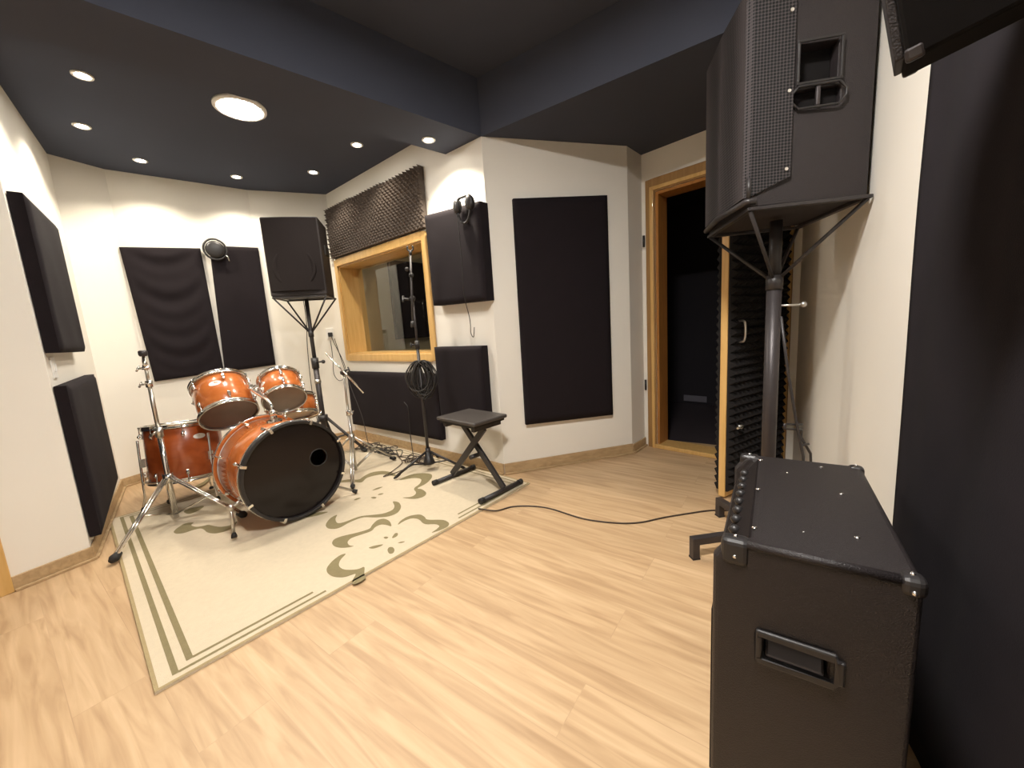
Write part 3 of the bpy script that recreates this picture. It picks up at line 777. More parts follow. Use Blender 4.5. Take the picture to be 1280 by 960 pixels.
# toms
TN1 = V3((-.48, .448, .755)).normalized(); T1 = V3((-1.96, 2.612, .648))
TN2 = V3((-.452, .579, .677)).normalized(); T2 = V3((-1.655, 2.76, .708))
def facing(n, pos, to):      # angle, in the drum's own frame, that looks to a point
    q = V3(n).to_track_quat('Z', 'Y').to_matrix().inverted(); d = q @ (V3(to) - V3(pos)); return math.atan2(d.y, d.x)
CAMP = (0, 0, 1.12)
f1 = facing(TN1, T1 + TN1 * .12, CAMP); f2 = facing(TN2, T2, CAMP)
GT = 'rack toms over the bass drum'
t1 = drum('rack_tom', 'larger amber rack tom with a bright oval badge, left of the pair', 'drum', .165, .255, T1, TN1, spin=0, badge=(f1 - .12, .165, .070, .036), group=GT, nl=6)
t2 = drum('rack_tom', 'smaller amber rack tom, right of the pair', 'drum', .134, .185, T2, TN2, spin=0, badge=(f2 - .9, .11, .05, .026), group=GT, nl=6, bottom='head_grey')
# tom arms (part of the bass drum's holder)
mtop = KC - kn * .21 + V3((0, 0, KR + .058))
for tp, tn, r, h in ((T1, TN1, .165, .10), (T2, TN2, .134, .08)):
    c = tp + tn * h; d = (mtop - c).normalized() * .90 + ((T1 + T2 - tp) - tp).normalized() * .42; d = (d - tn * d.dot(tn)).normalized(); e = c + d * (r + .044)
    pts = [KMi @ p for p in spline([mtop, mtop + V3((0, 0, .05)) + (e - mtop) * .12, e - tn * .03, e + tn * .02], 6)]
    mb = MB(); mb.tube(pts, .0105, 10); mb.ball(pts[-6], .02, None, 12); mb.box(KMi @ (c + d * (r + .042)), (.028, .028, .032), 0)
    mb.build('tom_arm', 'chrome', root, bevel=.002)

# floor tom
FT = V3((-2.40, 2.705, .205)); fn = V3((-.034, .108, 1)).normalized(); fa = facing(fn, FT, CAMP)
ft = drum('floor_tom', 'large dark amber floor tom on three chrome legs by the left wall', 'drum', .218, .375, FT, fn, shell='drum_dark', nl=8, badge=(fa + .38, .285, .072, .036), bottom='head_clear')
for k in range(3):
    w = fa + .55 + 2 * PI * k / 3; d = V3((math.cos(w), math.sin(w), 0)) * .245
    mb = MB(); mb.tube([d + V3((0, 0, .30)), d + V3((0, 0, -.10)), d * 1.05 + V3((0, 0, -.15)), d * 1.05 + V3((0, 0, -.175))], .0075, 8); mb.box(d * .955 + V3((0, 0, .14)), (.03, .035, .06), w)
    lg = mb.build('leg', 'chrome', ft, bevel=.002)
    MB().tube([d * 1.05 + V3((0, 0, -.160)), d * 1.05 + V3((0, 0, -.172)), d * 1.05 + V3((0, 0, -.193))], [.010, .016, .017], 12).build('rubber_foot', 'rubber', lg)

# snare on its stand behind the toms
SN = V3((-1.83, 3.13, .510)); snn = V3((-.18, .30, .93)).normalized()
drum('snare_drum', 'amber snare drum on a stand, mostly hidden behind the smaller rack tom', 'drum', .182, .145, SN, snn, nl=8, bottom='head_clear', lugL=.03)
def tripod(root, hub_z, feet, tube_top, mat, legr=.008, tube_r=.011, foot_mat='rubber', brace=True, loc=V3((0, 0, 0)), double=True, low=.03, foot_r=.018):
    """tripod legs around a vertical tube; feet are local XY positions."""
    hub = V3((0, 0, hub_z))
    MB().cyl((0, 0, hub_z - .03), (0, 0, hub_z + .03), tube_r * 1.9, 14).build('leg_collar', mat, root)
    for f in feet:
        f = V3((f[0], f[1], .012)); d = V3((f.x, f.y, 0)).normalized(); sd_ = V3((-d.y, d.x, 0)) * (.010 if double else 0)
        mb = MB()
        top = hub + d * tube_r * 1.6
        for s in ((-1, 1) if double else (0,)): mb.cyl(top + sd_ * s, f + sd_ * s * .8 + V3((0, 0, .012)), legr * (.75 if double else 1), 8)
        if brace:
            m = top.lerp(f, .50); lo = V3((0, 0, low)) + d * tube_r
            for s in ((-1, 1) if double else (0,)): mb.cyl(m + sd_ * s, lo + sd_ * s, legr * .6, 6)
        lg = mb.build('leg', mat, root)
        MB().tube([f + V3((0, 0, .020)) - d * .035, f + V3((0, 0, .008)), f + d * .02 + V3((0, 0, .001))], [foot_r * .62, foot_r, foot_r * .55], 10).build('rubber_foot', foot_mat, lg)
snr = empty('snare_stand', (SN.x, SN.y, RZ), 0, 'chrome snare stand with a basket, under the snare drum', 'drum stand')
MB().cyl((0, 0, .02), (0, 0, .42), .011, 12).build('tube', 'chrome', snr)
tripod(snr, .25, [(.28, .16), (-.28, .14), (-.05, -.31)], .46, 'chrome')
for k in range(3):
    w = .6 + 2 * PI * k / 3; d = V3((math.cos(w), math.sin(w), 0)); pl = V3((0, 0, 0))
    e = SN + (d - snn * d.dot(snn)).normalized() * .210 - V3((SN.x, SN.y, RZ))
    MB().tube([(0, 0, .415), e * .5 + V3((0, 0, .20)), e - snn * .022, e + snn * .012], .006, 8).build('basket_arm', 'chrome', snr)

# ------------------------------------------------------------------ cymbal stands without cymbals
def wing(mb, p, d, s=1.):
    d = V3(d).normalized(); mb.cyl(p, V3(p) + d * .028 * s, .006 * s, 8)
    t = d.orthogonal().normalized(); q = V3(p) + d * .034 * s
    mb.cyl(q - t * .020 * s, q + t * .020 * s, .006 * s, 8)
r = empty('cymbal_stand', (-2.225, 2.355, RZ), 0, 'tall straight chrome cymbal stand with a bare felt top, in front of the floor tom', 'cymbal stand')
MB().cyl((0, 0, .03), (0, 0, .60), .0145, 14).build('lower_tube', 'chrome', r)
mb = MB(); mb.cyl((0, 0, .57), (0, 0, .63), .021, 14); wing(mb, (0, -.018, .60), (.3, -1, 0)); mb.build('tube_clamp', 'dullchrome', r)
MB().cyl((0, 0, .62), (0, 0, .90), .0115, 12).build('middle_tube', 'dullchrome', r)
mb = MB(); mb.cyl((0, 0, .885), (0, 0, .925), .018, 14); wing(mb, (-.012, 0, .905), (-1, -.3, 0)); mb.build('tube_clamp', 'chrome', r)
MB().cyl((0, 0, .92), (0, 0, 1.01), .0085, 10).build('upper_tube', 'dullchrome', r)
mb = MB(); mb.cyl((0, 0, .995), (0, 0, 1.012), .020, 12); wing(mb, (-.01, 0, 1.003), (-1, -.2, 0)); mb.tube([(0, 0, 1.01), (0, 0, 1.03), (0, 0, 1.075)], [.016, .013, .008], 12); mb.build('tilter', 'chrome', r)
mb = MB(); mb.tube([(0, 0, 1.075), (0, 0, 1.085), (0, 0, 1.105), (0, 0, 1.112)], [.016, .022, .022, .015], 14); mb.build('felt', 'greysteel', r)
tripod(r, .30, [(.035, -.435), (.43, .0), (-.30, .30)], .6, 'chrome', legr=.010, tube_r=.0145, low=.06, foot_r=.024)

r = empty('cymbal_stand', (-1.335, 3.05, RZ), 0, 'chrome boom cymbal stand with a short slanting arm, right of the bass drum', 'cymbal stand')
MB().cyl((0, 0, .02), (0, 0, .50), .0115, 12).build('lower_tube', 'dullchrome', r)
mb = MB(); mb.cyl((0, 0, .485), (0, 0, .53), .018, 12); wing(mb, (.012, -.012, .51), (1, -.4, 0)); mb.build('tube_clamp', 'chrome', r)
MB().cyl((0, 0, .52), (0, 0, .83), .0085, 10).build('upper_tube', 'dullchrome', r)
mb = MB(); mb.ball((0, 0, .835), .022); wing(mb, (0, .01, .845), (.9, .4, .25), 1.2); mb.cyl((-.02, 0, .835), (.02, 0, .835), .014, 12); mb.build('tilter', 'plastic', r)
MB().cyl((-.115, -.005, 1.00), (.155, -.03, .665), .0075, 10).build('boom_arm', 'chrome', r)
tripod(r, .30, [(.11, -.34), (.24, .25), (-.34, .08)], .5, 'dullchrome', legr=.0085, tube_r=.0115, low=.05)

# bass drum pedal behind the kick
r = empty('drum_pedal', KC - kn * (KD + .16) + V3((0, 0, -KC.z + RZ)), math.atan2(kn.y, kn.x), 'chrome bass drum pedal behind the bass drum', 'drum pedal')
mb = MB(); mb.box((-.02, 0, .012), (.30, .11, .012)); mb.build('base_plate', 'blacksteel', r, bevel=.003)
mb = MB(); mb.box((-.05, 0, .060), (.27, .075, .010), mtx=Matrix.Rotation(-.25, 3, 'Y')); mb.build('foot_board', 'dullchrome', r, bevel=.003)
mb = MB(); mb.cyl((.11, -.06, .012), (.11, -.06, .22), .009, 10); mb.cyl((.11, .06, .012), (.11, .06, .22), .009, 10); mb.cyl((.11, -.06, .21), (.11, .06, .21), .008, 10); mb.build('pedal_frame', 'chrome', r)
mb = MB(); mb.cyl((.11, 0, .21), (.06, 0, .36), .005, 8); mb.cyl((.045, 0, .36), (.085, 0, .37), .022, 14); mb.build('beater', 'dullchrome', r)

# ------------------------------------------------------------------ PA loudspeakers and stands
def pa_cabinet(root, W, Dp, Hh, front_mat, wrap):
    """cabinet local frame: front faces -Y, right side +X, base at z=0, centred on the origin."""
    x, y = W / 2, Dp / 2
    mb = MB(); poly = [(-x, -y), (x, -y), (x - .02, y), (-x + .02, y)]
    mb.prism(poly, 0, Hh)
    cab = mb.build('cabinet', 'speaker', root)
    return cab

# right loudspeaker, close to the camera
SPW, SPD, SPH = .47, .39, .74
far_l, mid, right = V3((1.005, 1.89, 0)), V3((.913, 1.41, 0)), V3((1.318, 1.491, 0))
fd = (mid - far_l).normalized()                       # along the front, far -> near
cen = (far_l + right) / 2 + V3((-.006, -.002, 0))
rz = math.atan2(fd.y, fd.x)                           # local +X = towards the near edge
SB = 1.500
r = empty('pa_speaker', (cen.x, cen.y, SB), rz, 'large black loudspeaker with a perforated grille on the tall stand at the right', 'loudspeaker')
cab = pa_cabinet(r, SPW, SPD, SPH, 'speaker', True)
x, y = SPW / 2, SPD / 2
def side_box(c, d): return MB().box(c, d)
# side pocket and bar handle (near side, +X)
cut(cab, [MB().box((x - .01, .015, .455), (.12, .125, .125)),
          MB().box((x + .0, .015, .345), (.09, .150, .060))])
md = cab.modifiers.new('bevel', 'BEVEL'); md.width = .006; md.segments = 2; md.limit_method = 'ANGLE'
mb = MB()
for c, d in (((x + .002, .015, .521), (.006, .141, .008)), ((x + .002, .015, .389), (.006, .141, .008)), ((x + .002, -.051, .455), (.006, .008, .125)), ((x + .002, .081, .455), (.006, .008, .125))): mb.box(c, d)
mb.build('pocket_rim', 'plastic', r, bevel=.002)
mb = MB(); mb.box((x - .060, .015, .455), (.006, .121, .121)); mb.box((x - .036, .015, .345), (.006, .146, .056)); mb.build('pocket_shade', 'black_vinyl', r)  # black plates set inside pocket and handle recess to stand for deep shade
mb = MB(); mb.box((x - .004, .015, .345), (.012, .014, .062)); mb.build('handle_bar', 'greysteel', r, bevel=.004)
mb = MB()
mb.tube([(x + .001, .015 + a_, .345 + b_) for a_, b_ in ((-.085, -.012), (-.062, -.036), (.062, -.036), (.085, -.012), (.085, .012), (.062, .036), (-.062, .036), (-.085, .012))], .0045, 8, closed=True)
mb.build('handle_rim', 'plastic', r)
# grille over the front and wrapped round both sides
mb = MB(); g = .006
pts = [(-x - g, -y + .13), (-x - g, -y - .002), (-x + .012, -y - .020), (0, -y - .030), (x - .012, -y - .020), (x + g, -y - .002), (x + g, -y + .13)]
ins = [(-x - .001, -y + .13), (-x - .001, -y + .006), (-x + .016, -y - .010), (0, -y - .020), (x - .016, -y - .010), (x + .001, -y + .006), (x + .001, -y + .13)]
n = len(pts); z0, z1 = .035, SPH - .02
vs = [(*p, z0) for p in pts] + [(*p, z1) for p in pts] + [(*p, z0) for p in ins] + [(*p, z1) for p in ins]
# slanted lower corners on the wrapped sides, as in the photograph
vs = [list(v) for v in vs]
for k in (0, n - 1): vs[k][2] = z0 + .055; vs[2 * n + k][2] = z0 + .055
fs = []
for i in range(n - 1): fs += [(i, i + 1, n + i + 1, n + i), (2 * n + i, 3 * n + i, 3 * n + i + 1, 2 * n + i + 1), (i, 2 * n + i, 2 * n + i + 1, i + 1), (n + i, n + i + 1, 3 * n + i + 1, 3 * n + i)]
fs += [(0, n, 3 * n, 2 * n), (n - 1, 2 * n - 1 + 0, 4 * n - 1, 3 * n - 1)]
mb.add(vs, fs); mb.build('grille', 'grille', r)
for zz in (.115, .37, .62):
    MB().cyl((x + g - .001, -y + .115, zz), (x + g + .004, -y + .115, zz), .006, 10).build('grille_screw', 'screw', r)
mb = MB(); mb.tube([(x + .004, -y - .004, .03), (x + .004, -y - .006, .10)], .008, 8); mb.tube([(-x + .0, -y - .012, .020), (0, -y - .034, .020), (x, -y - .012, .020), (x + .005, -y + .02, .020)], .012, 8)
mb.build('grille_edge', 'blacksteel', r)

# matching tall stand
def speaker_cradle(root, W, Dp, top, ring_z, pole_r, mat):
    for sx in (-1, 1):
        for sy in (-1, 1):
            MB().tube([(0, 0, ring_z), (sx * W * .5, sy * Dp * .5, top - .012)], .0075, 8).build('brace_arm', mat, root)
    mb = MB()
    for sy in (-1, 1): mb.box((0, sy * Dp * .5, top - .007), (W + .02, .022, .012))
    for sx in (-1, 1): mb.box((sx * W * .5, 0, top - .007), (.022, Dp, .012))
    mb.build('top_frame', mat, root, bevel=.002)
    MB().cyl((0, 0, ring_z - .03), (0, 0, ring_z + .03), pole_r * 1.35, 16).build('brace_collar', mat, root)
r = empty('speaker_stand', (cen.x, cen.y, 0), rz, 'dark steel speaker stand with bent square feet, behind the amplifier', 'speaker stand')
MB().cyl((0, 0, .09), (0, 0, 1.25), .0285, 22).build('lower_pole', 'greysteel', r)
MB().cyl((0, 0, 1.23), (0, 0, SB - .012), .0235, 20).build('upper_pole', 'blacksteel', r)
speaker_cradle(r, SPW - .01, SPD - .01, SB, 1.235, .0235, 'blacksteel')
mb = MB(); q = V3((math.cos(-rz - .35), math.sin(-rz - .35), 0)); mb.cyl(q * .02 + V3((0, 0, 1.135)), q * .105 + V3((0, 0, 1.135)), .0055, 10); mb.ball(q * .108 + V3((0, 0, 1.135)), .013, None, 10); mb.build('locking_pin', 'dullchrome', r)
Rz = Matrix.Rotation(-rz, 3, 'Z')
for wx, wy in ((-.375, -.045), (-.045, .335), (.055, -.25), (.20, .03)):
    e = Rz @ V3((wx, wy, 0)); d = e.normalized(); mb = MB(); L = e.length
    ang = math.atan2(d.y, d.x)
    mb.box(d * (L / 2) + V3((0, 0, .088)), (L, .034, .034), ang); mb.box(d * (L - .017) + V3((0, 0, .040)), (.034, .034, .070), ang)
    lg = mb.build('leg', 'greysteel', r, bevel=.003)
    MB().box(d * (L - .017) + V3((0, 0, .004)), (.036, .036, .008), ang).build('foot_cap', 'rubber', lg)
mb = MB(); mb.cyl((0, 0, .06), (0, 0, .14), .040, 20); mb.build('base_hub', 'greysteel', r)

# far loudspeaker in the corner
FW, FD, FH, FB = .455, .36, .66, 1.505
rzf = math.radians(11)
fpos = V3((-1.835, 3.62, 0))
r = empty('pa_speaker', (fpos.x, fpos.y, FB), rzf, 'black loudspeaker on a tripod stand in the corner left of the window', 'loudspeaker')
cab = pa_cabinet(r, FW, FD, FH, 'speaker_cloth', False)
md = cab.modifiers.new('bevel', 'BEVEL'); md.width = .014; md.segments = 3; md.limit_method = 'ANGLE'
y = FD / 2
mb = MB(); nseg = 14; pts = [(-FW / 2 + .012 + (FW - .024) * i / nseg, -y - .004 - .030 * (1 - (2 * i / nseg - 1) ** 2)) for i in range(nseg + 1)]
poly = pts + [(FW / 2 - .012, -y + .004), (-FW / 2 + .012, -y + .004)]
mb.prism(poly, .045, FH - .015); mb.build('front_grille', 'speaker_cloth', r)
wmt = Matrix.Translation((0, -y - .026, .235)) @ Matrix.Rotation(PI / 2, 4, 'X')
MB().lathe([(.135, -.010), (.172, -.010), (.172, -.002), (.160, .001), (.135, -.004)], 48, mtx=wmt, close=True).build('woofer_ring', 'speaker_cloth', r)
MB().lathe([(0, .004), (.03, .002), (.05, -.004), (.05, -.010), (0, -.010)], 32, mtx=wmt).build('woofer_cap', 'speaker_cloth', r)
mb = MB(); mb.box((FW / 2 - .012, .03, FH * .62), (.03, .13, .09)); mb.build('side_handle', 'plastic_dark', r, bevel=.01)
r = empty('speaker_stand', (fpos.x, fpos.y, RZ), rzf, 'black tripod speaker stand in the corner left of the window', 'speaker stand')
MB().cyl((0, 0, .10), (0, 0, .90), .024, 18).build('lower_pole', 'greysteel', r)
MB().cyl((0, 0, .88), (0, 0, FB - .012 - RZ), .0175, 16).build('upper_pole', 'blacksteel', r)
speaker_cradle(r, FW - .03, FD - .03, FB - RZ, 1.165, .0175, 'blacksteel')
mb = MB(); mb.cyl((0, 0, .84), (0, 0, .94), .032, 16); mb.cyl((.02, -.02, .90), (.075, -.03, .90), .008, 8); mb.ball((.08, -.03, .90), .018, None, 10); mb.build('height_clamp', 'plastic', r)
MB().cyl((0, 0, .70), (0, 0, .735), .030, 16).build('collar', 'dullchrome', r)
tripod(r, .36, [(.36, -.08), (-.20, -.30), (.02, .25)], .5, 'blacksteel', legr=.014, tube_r=.024, double=False, low=.14, foot_r=.022)

# hanging loudspeaker corner at the top right
tip = V3((.730, .750, 1.512))
r = empty('wall_speaker', tip, 0, 'dark loudspeaker on a wall bracket at the top right, only its lower corner in view', 'loudspeaker')
ea, eb = V3((-.325, -.068, .943)).normalized(), V3((-.663, -.695, -.278))
ec = ea.cross(eb).normalized(); eb = ec.cross(ea).normalized()
if ec.x < 0: ec = -ec
WS = Matrix((eb, ec, ea)).transposed()               # local: X along the front, Y towards the wall, Z up the cabinet
def wb(c, d): return MB().box(WS @ V3(c), d, mtx=WS)
BB, BC, BA = .23, .20, .38
wb((BB / 2, BC / 2, BA / 2), (BB, BC, BA)).build('cabinet', 'black_vinyl', r, bevel=.005)
wb((BB / 2, -.005, BA / 2), (BB - .016, .010, BA - .016)).build('front_grille', 'speaker', r, bevel=.002)
for p in ((.0075, .0095, .0075), (BB - .0075, .0095, .0075)):
    wb(p, (.017, .020, .018)).build('corner_guard', 'greysteel', r, bevel=.004)
mb = MB(); mb.tube([WS @ V3((BB / 2, BC, BA * .6)), WS @ V3((BB / 2, BC + .05, BA * .6)), WS @ V3((BB / 2, BC + .05, BA * .6)) + V3((.05, -.03, .03))], .014, 10); mb.build('wall_bracket', 'blacksteel', r)
MB().cyl(WS @ V3((.012, -.010, .16)), WS @ V3((.012, -.014, .16)), .006, 10).build('grille_screw', 'screw', r)

# ------------------------------------------------------------------ guitar amplifier
AL, AD, AH = .575, .310, .665
u_ = V3((math.cos(math.radians(55.5)), math.sin(math.radians(55.5)), 0)); v_ = V3((u_.y, -u_.x, 0))
a0_ = V3((.412, .726, 0)) - v_ * .020
ac = a0_ + u_ * AL / 2 + v_ * AD / 2
AZ = .005
# local frame: +X along the length (away), -Y... front panel faces +Y (room side), near end at -X
rza = math.atan2(u_.y, u_.x)
r = empty('guitar_amplifier', (ac.x, ac.y, 0), rza, 'black guitar amplifier with recessed side handle and knobs, at the lower right before the curtain', 'amplifier')
hx, hy = AL / 2, AD / 2            # +Y local = room side (left in the photo)
prof = [(-hy, .035), (hy, .035), (hy, AH - .045), (hy - .030, AH), (-hy, AH)]     # side outline (y, z)
mb = MB(); n = len(prof)
vs = [(-hx, p[0], p[1]) for p in prof] + [(hx, p[0], p[1]) for p in prof]
mb.add(vs, [list(range(n)), list(range(n, 2 * n))[::-1]] + [(i, n + i, n + (i + 1) % n, (i + 1) % n) for i in range(n)])
cab = mb.build('cabinet', 'tolex', r)
# control recess along the sloping front edge, and the handle pocket in the near end
nrm = V3((0, .090, .062)).normalized(); tl_ = V3((0, -.062, .090)).normalized()
pc = V3((0, hy - .034, AH - .045)); m3 = Matrix((V3((1, 0, 0)), tl_, nrm)).transposed()
cut(cab, [MB().box(pc + nrm * .046, (AL - .070, .20, .10), mtx=m3), MB().box((-hx, .012, AH - .215), (.075, .100, .050))])
md = cab.modifiers.new('bevel', 'BEVEL'); md.width = .012; md.segments = 3; md.limit_method = 'ANGLE'; md.angle_limit = math.radians(40)
MB().box(pc - nrm * .0025, (AL - .072, .096, .006), mtx=m3).build('control_panel', 'speaker_cloth', r)
for i in range(9):
    kx = -hx + .075 + i * (AL - .15) / 8; c = pc + V3((kx, 0, 0)) + nrm * -.004
    mb = MB(); m4 = Matrix.Translation(c) @ m3.to_4x4(); mb.lathe([(.0125, 0), (.0115, .012), (.008, .020), (0, .020)], 16, mtx=m4); mb.box(c + nrm * .02 + tl_ * .004, (.0025, .010, .002), mtx=m3)
    mb.build('knob', 'plastic', r)
    MB().lathe([(.0085, 0), (.0085, .004), (.004, .005), (0, .005)], 12, mtx=Matrix.Translation(c + tl_ * .032 - nrm * .001) @ m3.to_4x4()).build('jack_nut', 'dullchrome', r)
# handle: rim, cup and grip
hz_ = AH - .215
mb = MB()
for c, d in (((-hx - .003, .012, hz_ + .031), (.010, .128, .012)), ((-hx - .003, .012, hz_ - .031), (.010, .128, .012)), ((-hx - .003, -.058, hz_), (.010, .012, .050)), ((-hx - .003, .070, hz_), (.010, .012, .050))): mb.box(c, d)
hd = mb.build('side_handle', 'plastic', r, bevel=.004)
mb = MB(); mb.box((-hx + .016, .012, hz_ - .004), (.010, .094, .046), mtx=Matrix.Rotation(.75, 3, 'Y')); mb.build('grip', 'greysteel', hd, bevel=.005)
# corner guards with screws
for sx in (-1, 1):
    for sy, zt in ((-1, AH), (1, AH - .10)):
        if sy < 0: c = (sx * (hx - .014), -hy + .014, AH - .014); dd = (.036, .036, .036)
        else: c = (sx * (hx - .014), hy - .040, AH - .026); dd = (.036, .052, .058)
        cg = MB().box(c, dd, mtx=(Matrix.Rotation(.0, 3, 'X'))).build('corner_guard', 'plastic', r, bevel=.012, bseg=3)
        MB().ball((sx * (hx + .0035), c[1], c[2] - .006), .0045, None, 8).build('screw', 'screw', cg)
        MB().ball((c[0], c[1], c[2] + dd[2] / 2), .0045, None, 8).build('screw', 'screw', cg)
    for sy in (-1, 1):
        MB().box((sx * (hx - .016), sy * (hy - .016), .05), (.040, .040, .036)).build('corner_guard', 'plastic', r, bevel=.012, bseg=3)
# edge piping along the near top edge
MB().tube([(-hx + .006, -hy + .03, AH - .006), (-hx + .006, hy - .06, AH - .006)], .009, 10).build('piping', 'tolex', r)
for lx_, ly_ in ((-.215, .085), (.0, .085), (.235, .085), (-.17, -.085), (.05, -.085), (.235, -.06)):
    MB().lathe([(.0055, 0), (.005, .002), (0, .003)], 10, mtx=Matrix.Translation((lx_, ly_, AH))).build('top_screw', 'screw', r)
for lx_, ly_ in ((-.19, .0), (.15, .02)):
    MB().lathe([(.003, 0), (.0025, .0015), (0, .002)], 8, mtx=Matrix.Translation((lx_, ly_, AH))).build('top_screw', 'screw', r)
MB().box((0, hy + .002, .265), (AL - .06, .006, .42)).build('speaker_grille', 'speaker_cloth', r, bevel=.002)
for sx in (-1, 1):
    for sy in (-1, 1):
        MB().tube([(sx * (hx - .05), sy * (hy - .05), .0), (sx * (hx - .05), sy * (hy - .05), .036)], [.018, .022], 14).build('rubber_foot', 'rubber', r)

# ------------------------------------------------------------------ folding bench
bz = .512
bc = V3((-.300, 2.640, RZ)); bd_ = V3((.235, .245, 0)).normalized(); be_ = V3((bd_.y, -bd_.x, 0))
# local X along the foot tubes, local -Y towards the camera (separation)
r = empty('folding_bench', bc, math.atan2(bd_.y, bd_.x), 'black keyboard bench with a flat padded seat on crossed legs at the rug corner', 'bench')
SX, SY = .31, .41
mb = MB(); mb.box((0, 0, bz - RZ), (SX, SY, .026)); mb.build('seat', 'seat', r, bevel=.011, bseg=3)
mb = MB(); mb.box((0, 0, bz - .022 - RZ), (SX - .03, SY - .04, .016)); mb.build('seat_board', 'plastic_dark', r, bevel=.002)
for sy in (-1, 1): MB().box((0, sy * (SY / 2 - .055), bz - .045 - RZ), (SX - .06, .030, .030)).build('seat_rail', 'blacksteel', r, bevel=.003)
hs = .195
for s, xo in ((1, .022), (-1, -.022)):
    p0 = V3((xo, -s * .255, .030)); p1 = V3((xo, s * .150, bz - .055 - RZ)); d = (p1 - p0); L = d.length; d.normalize()
    m3 = Matrix((V3((1, 0, 0)), d.cross(V3((1, 0, 0))), d)).transposed()
    lg = MB().box((p0 + p1) / 2, (.022, .042, L), mtx=m3).build('leg', 'blacksteel', r, bevel=.003)
    MB().tube([(-.19, -s * .255, .017), (.19, -s * .255, .017)], .0165, 14).build('foot_tube', 'blacksteel', lg)
    for sx in (-1, 1): MB().tube([(sx * .165, -s * .255, .0185), (sx * .20, -s * .255, .0185)], .0185, 14).build('end_cap', 'rubber', lg)
mb = MB(); mb.cyl((-.04, 0, .215), (.04, 0, .215), .016, 14); mb.build('pivot', 'blacksteel', r)

# ------------------------------------------------------------------ microphone stand with hung cables
mc = V3((-.715, 3.005, RZ))
r = empty('microphone_stand', mc, 0, 'thin black microphone stand on tripod legs before the control room window', 'microphone stand')
MB().cyl((0, 0, .05), (0, 0, 1.02), .0125, 14).build('lower_tube', 'blacksteel', r)
MB().cyl((0, 0, 1.0), (0, 0, 1.36), .0085, 12).build('upper_tube', 'greysteel', r)
mb = MB(); mb.cyl((0, 0, .985), (0, 0, 1.05), .018, 14); wing(mb, (-.014, 0, 1.02), (-1, -.3, 0)); mb.build('height_clamp', 'plastic', r)
mb = MB(); mb.ball((0, -.006, 1.37), .022, None, 12); wing(mb, (-.018, -.01, 1.365), (-1, -.2, .1), 1.5); mb.build('boom_clamp', 'plastic', r)
MB().tube([(-.012, -.022, 1.17), (.0, -.022, 1.37), (.022, -.022, 1.70)], .0085, 10).build('boom_arm', 'blacksteel', r)
mb = MB(); mb.ball((.012, -.022, 1.54), .019, None, 10); mb.ball((-.014, -.026, 1.585), .016, None, 10); mb.cyl((-.014, -.022, 1.155), (-.012, -.022, 1.20), .015, 10); mb.build('arm_knob', 'plastic', r)
mb = MB(); mb.tube(arc((.024, -.022, 1.735), .022, PI * .75, PI * 2.25, 10, plane='XZ'), .0065, 8); mb.cyl((.022, -.022, 1.69), (.024, -.022, 1.715), .011, 10); mb.build('microphone_clip', 'plastic', r)
tripod(r, .155, [(-.225, -.165), (.29, -.07), (.02, .26)], .3, 'blacksteel', legr=.010, tube_r=.0105, double=False, low=.055, foot_r=.011)
MB().tube([(0, 0, .055), (0, 0, .075), (0, 0, .17)], [.050, .044, .016], 14).build('leg_hub', 'plastic', r)

def coil(name, label, c, rw, rh, nl, mat, parent_rot, seed, thick=.0045, group=None, spread=.04):
    rs = random.Random(seed); pts = []
    for k in range(nl):
        ox, oy = rs.uniform(-.035, .035), rs.uniform(-spread, spread); a, bb = rw * rs.uniform(.45, 1.12), rh * rs.uniform(.75, 1.15); ph = rs.uniform(-.3, .3)
        for i in range(16):
            w = 2 * PI * i / 16 + PI / 2
            sq = 1 - .35 * max(0, math.sin(w))
            pts.append(V3((ox + a * sq * math.cos(w) + .02 * ph * math.sin(w), oy * (.4 + .6 * (1 - math.sin(w)) / 2), bb * (math.sin(w) - 1) + .0)))
    o = MB().tube(spline(pts, 3), thick, 6).build(name, mat, None, loc=c, rot=(0, 0, parent_rot))
    return tag(o, label, 'cable', group)
coil('coiled_cable', 'bundle of black cables coiled over the microphone stand', (-.700, 2.985, .905), .088, .135, 22, 'cable', .15, 3, spread=.06)

# ------------------------------------------------------------------ headphones and small fittings
def headphones(a, b, u, z, off, label, rot=0.):
    """hung over the top edge of a panel: ear cups in front, band over the edge."""
    c = wpt(a, b, u, z, off); r = empty('headphones', c, wrot(a, b), label, 'headphones')
    # local: +X along the wall, -Y into the room
    for s in (-1, 1):
        m4 = Matrix.Translation((s * .062, -.022, -.030)) @ Matrix.Rotation(PI / 2, 4, 'X') @ Matrix.Rotation(s * .25, 4, 'Y') @ Matrix.Diagonal((.8, 1.15, 1, 1))
        cu = MB().lathe([(0, -.012), (.036, -.012), (.042, -.004), (.042, .006), (.034, .016), (.015, .020), (0, .020)], 28, mtx=m4).build('ear_cup', 'plastic', r)
        MB().lathe([(.022, -.022), (.036, -.024), (.040, -.016), (.036, -.010), (.022, -.012)], 28, mtx=m4, close=True).build('ear_pad', 'rubber', cu)
    pts = [V3((.062 * math.cos(w), -.022 + .006 * math.sin(w), -.045 - .105 * math.sin(w))) for w in [PI * i / 16 for i in range(17)]]
    MB().tube(pts, .0085, 8).build('head_band', 'plastic', r)
    mb = MB(); mb.tube([(-.062, -.020, .0), (-.045, -.008, .022), (.045, -.008, .022), (.062, -.020, .0)], .009, 8); mb.build('hanger_strap', 'rubber', r)
    return r
h = headphones('c45', 'c56', 2.135, 1.995, .122, 'black headphones hung over the top corner of the thick panel right of the window')
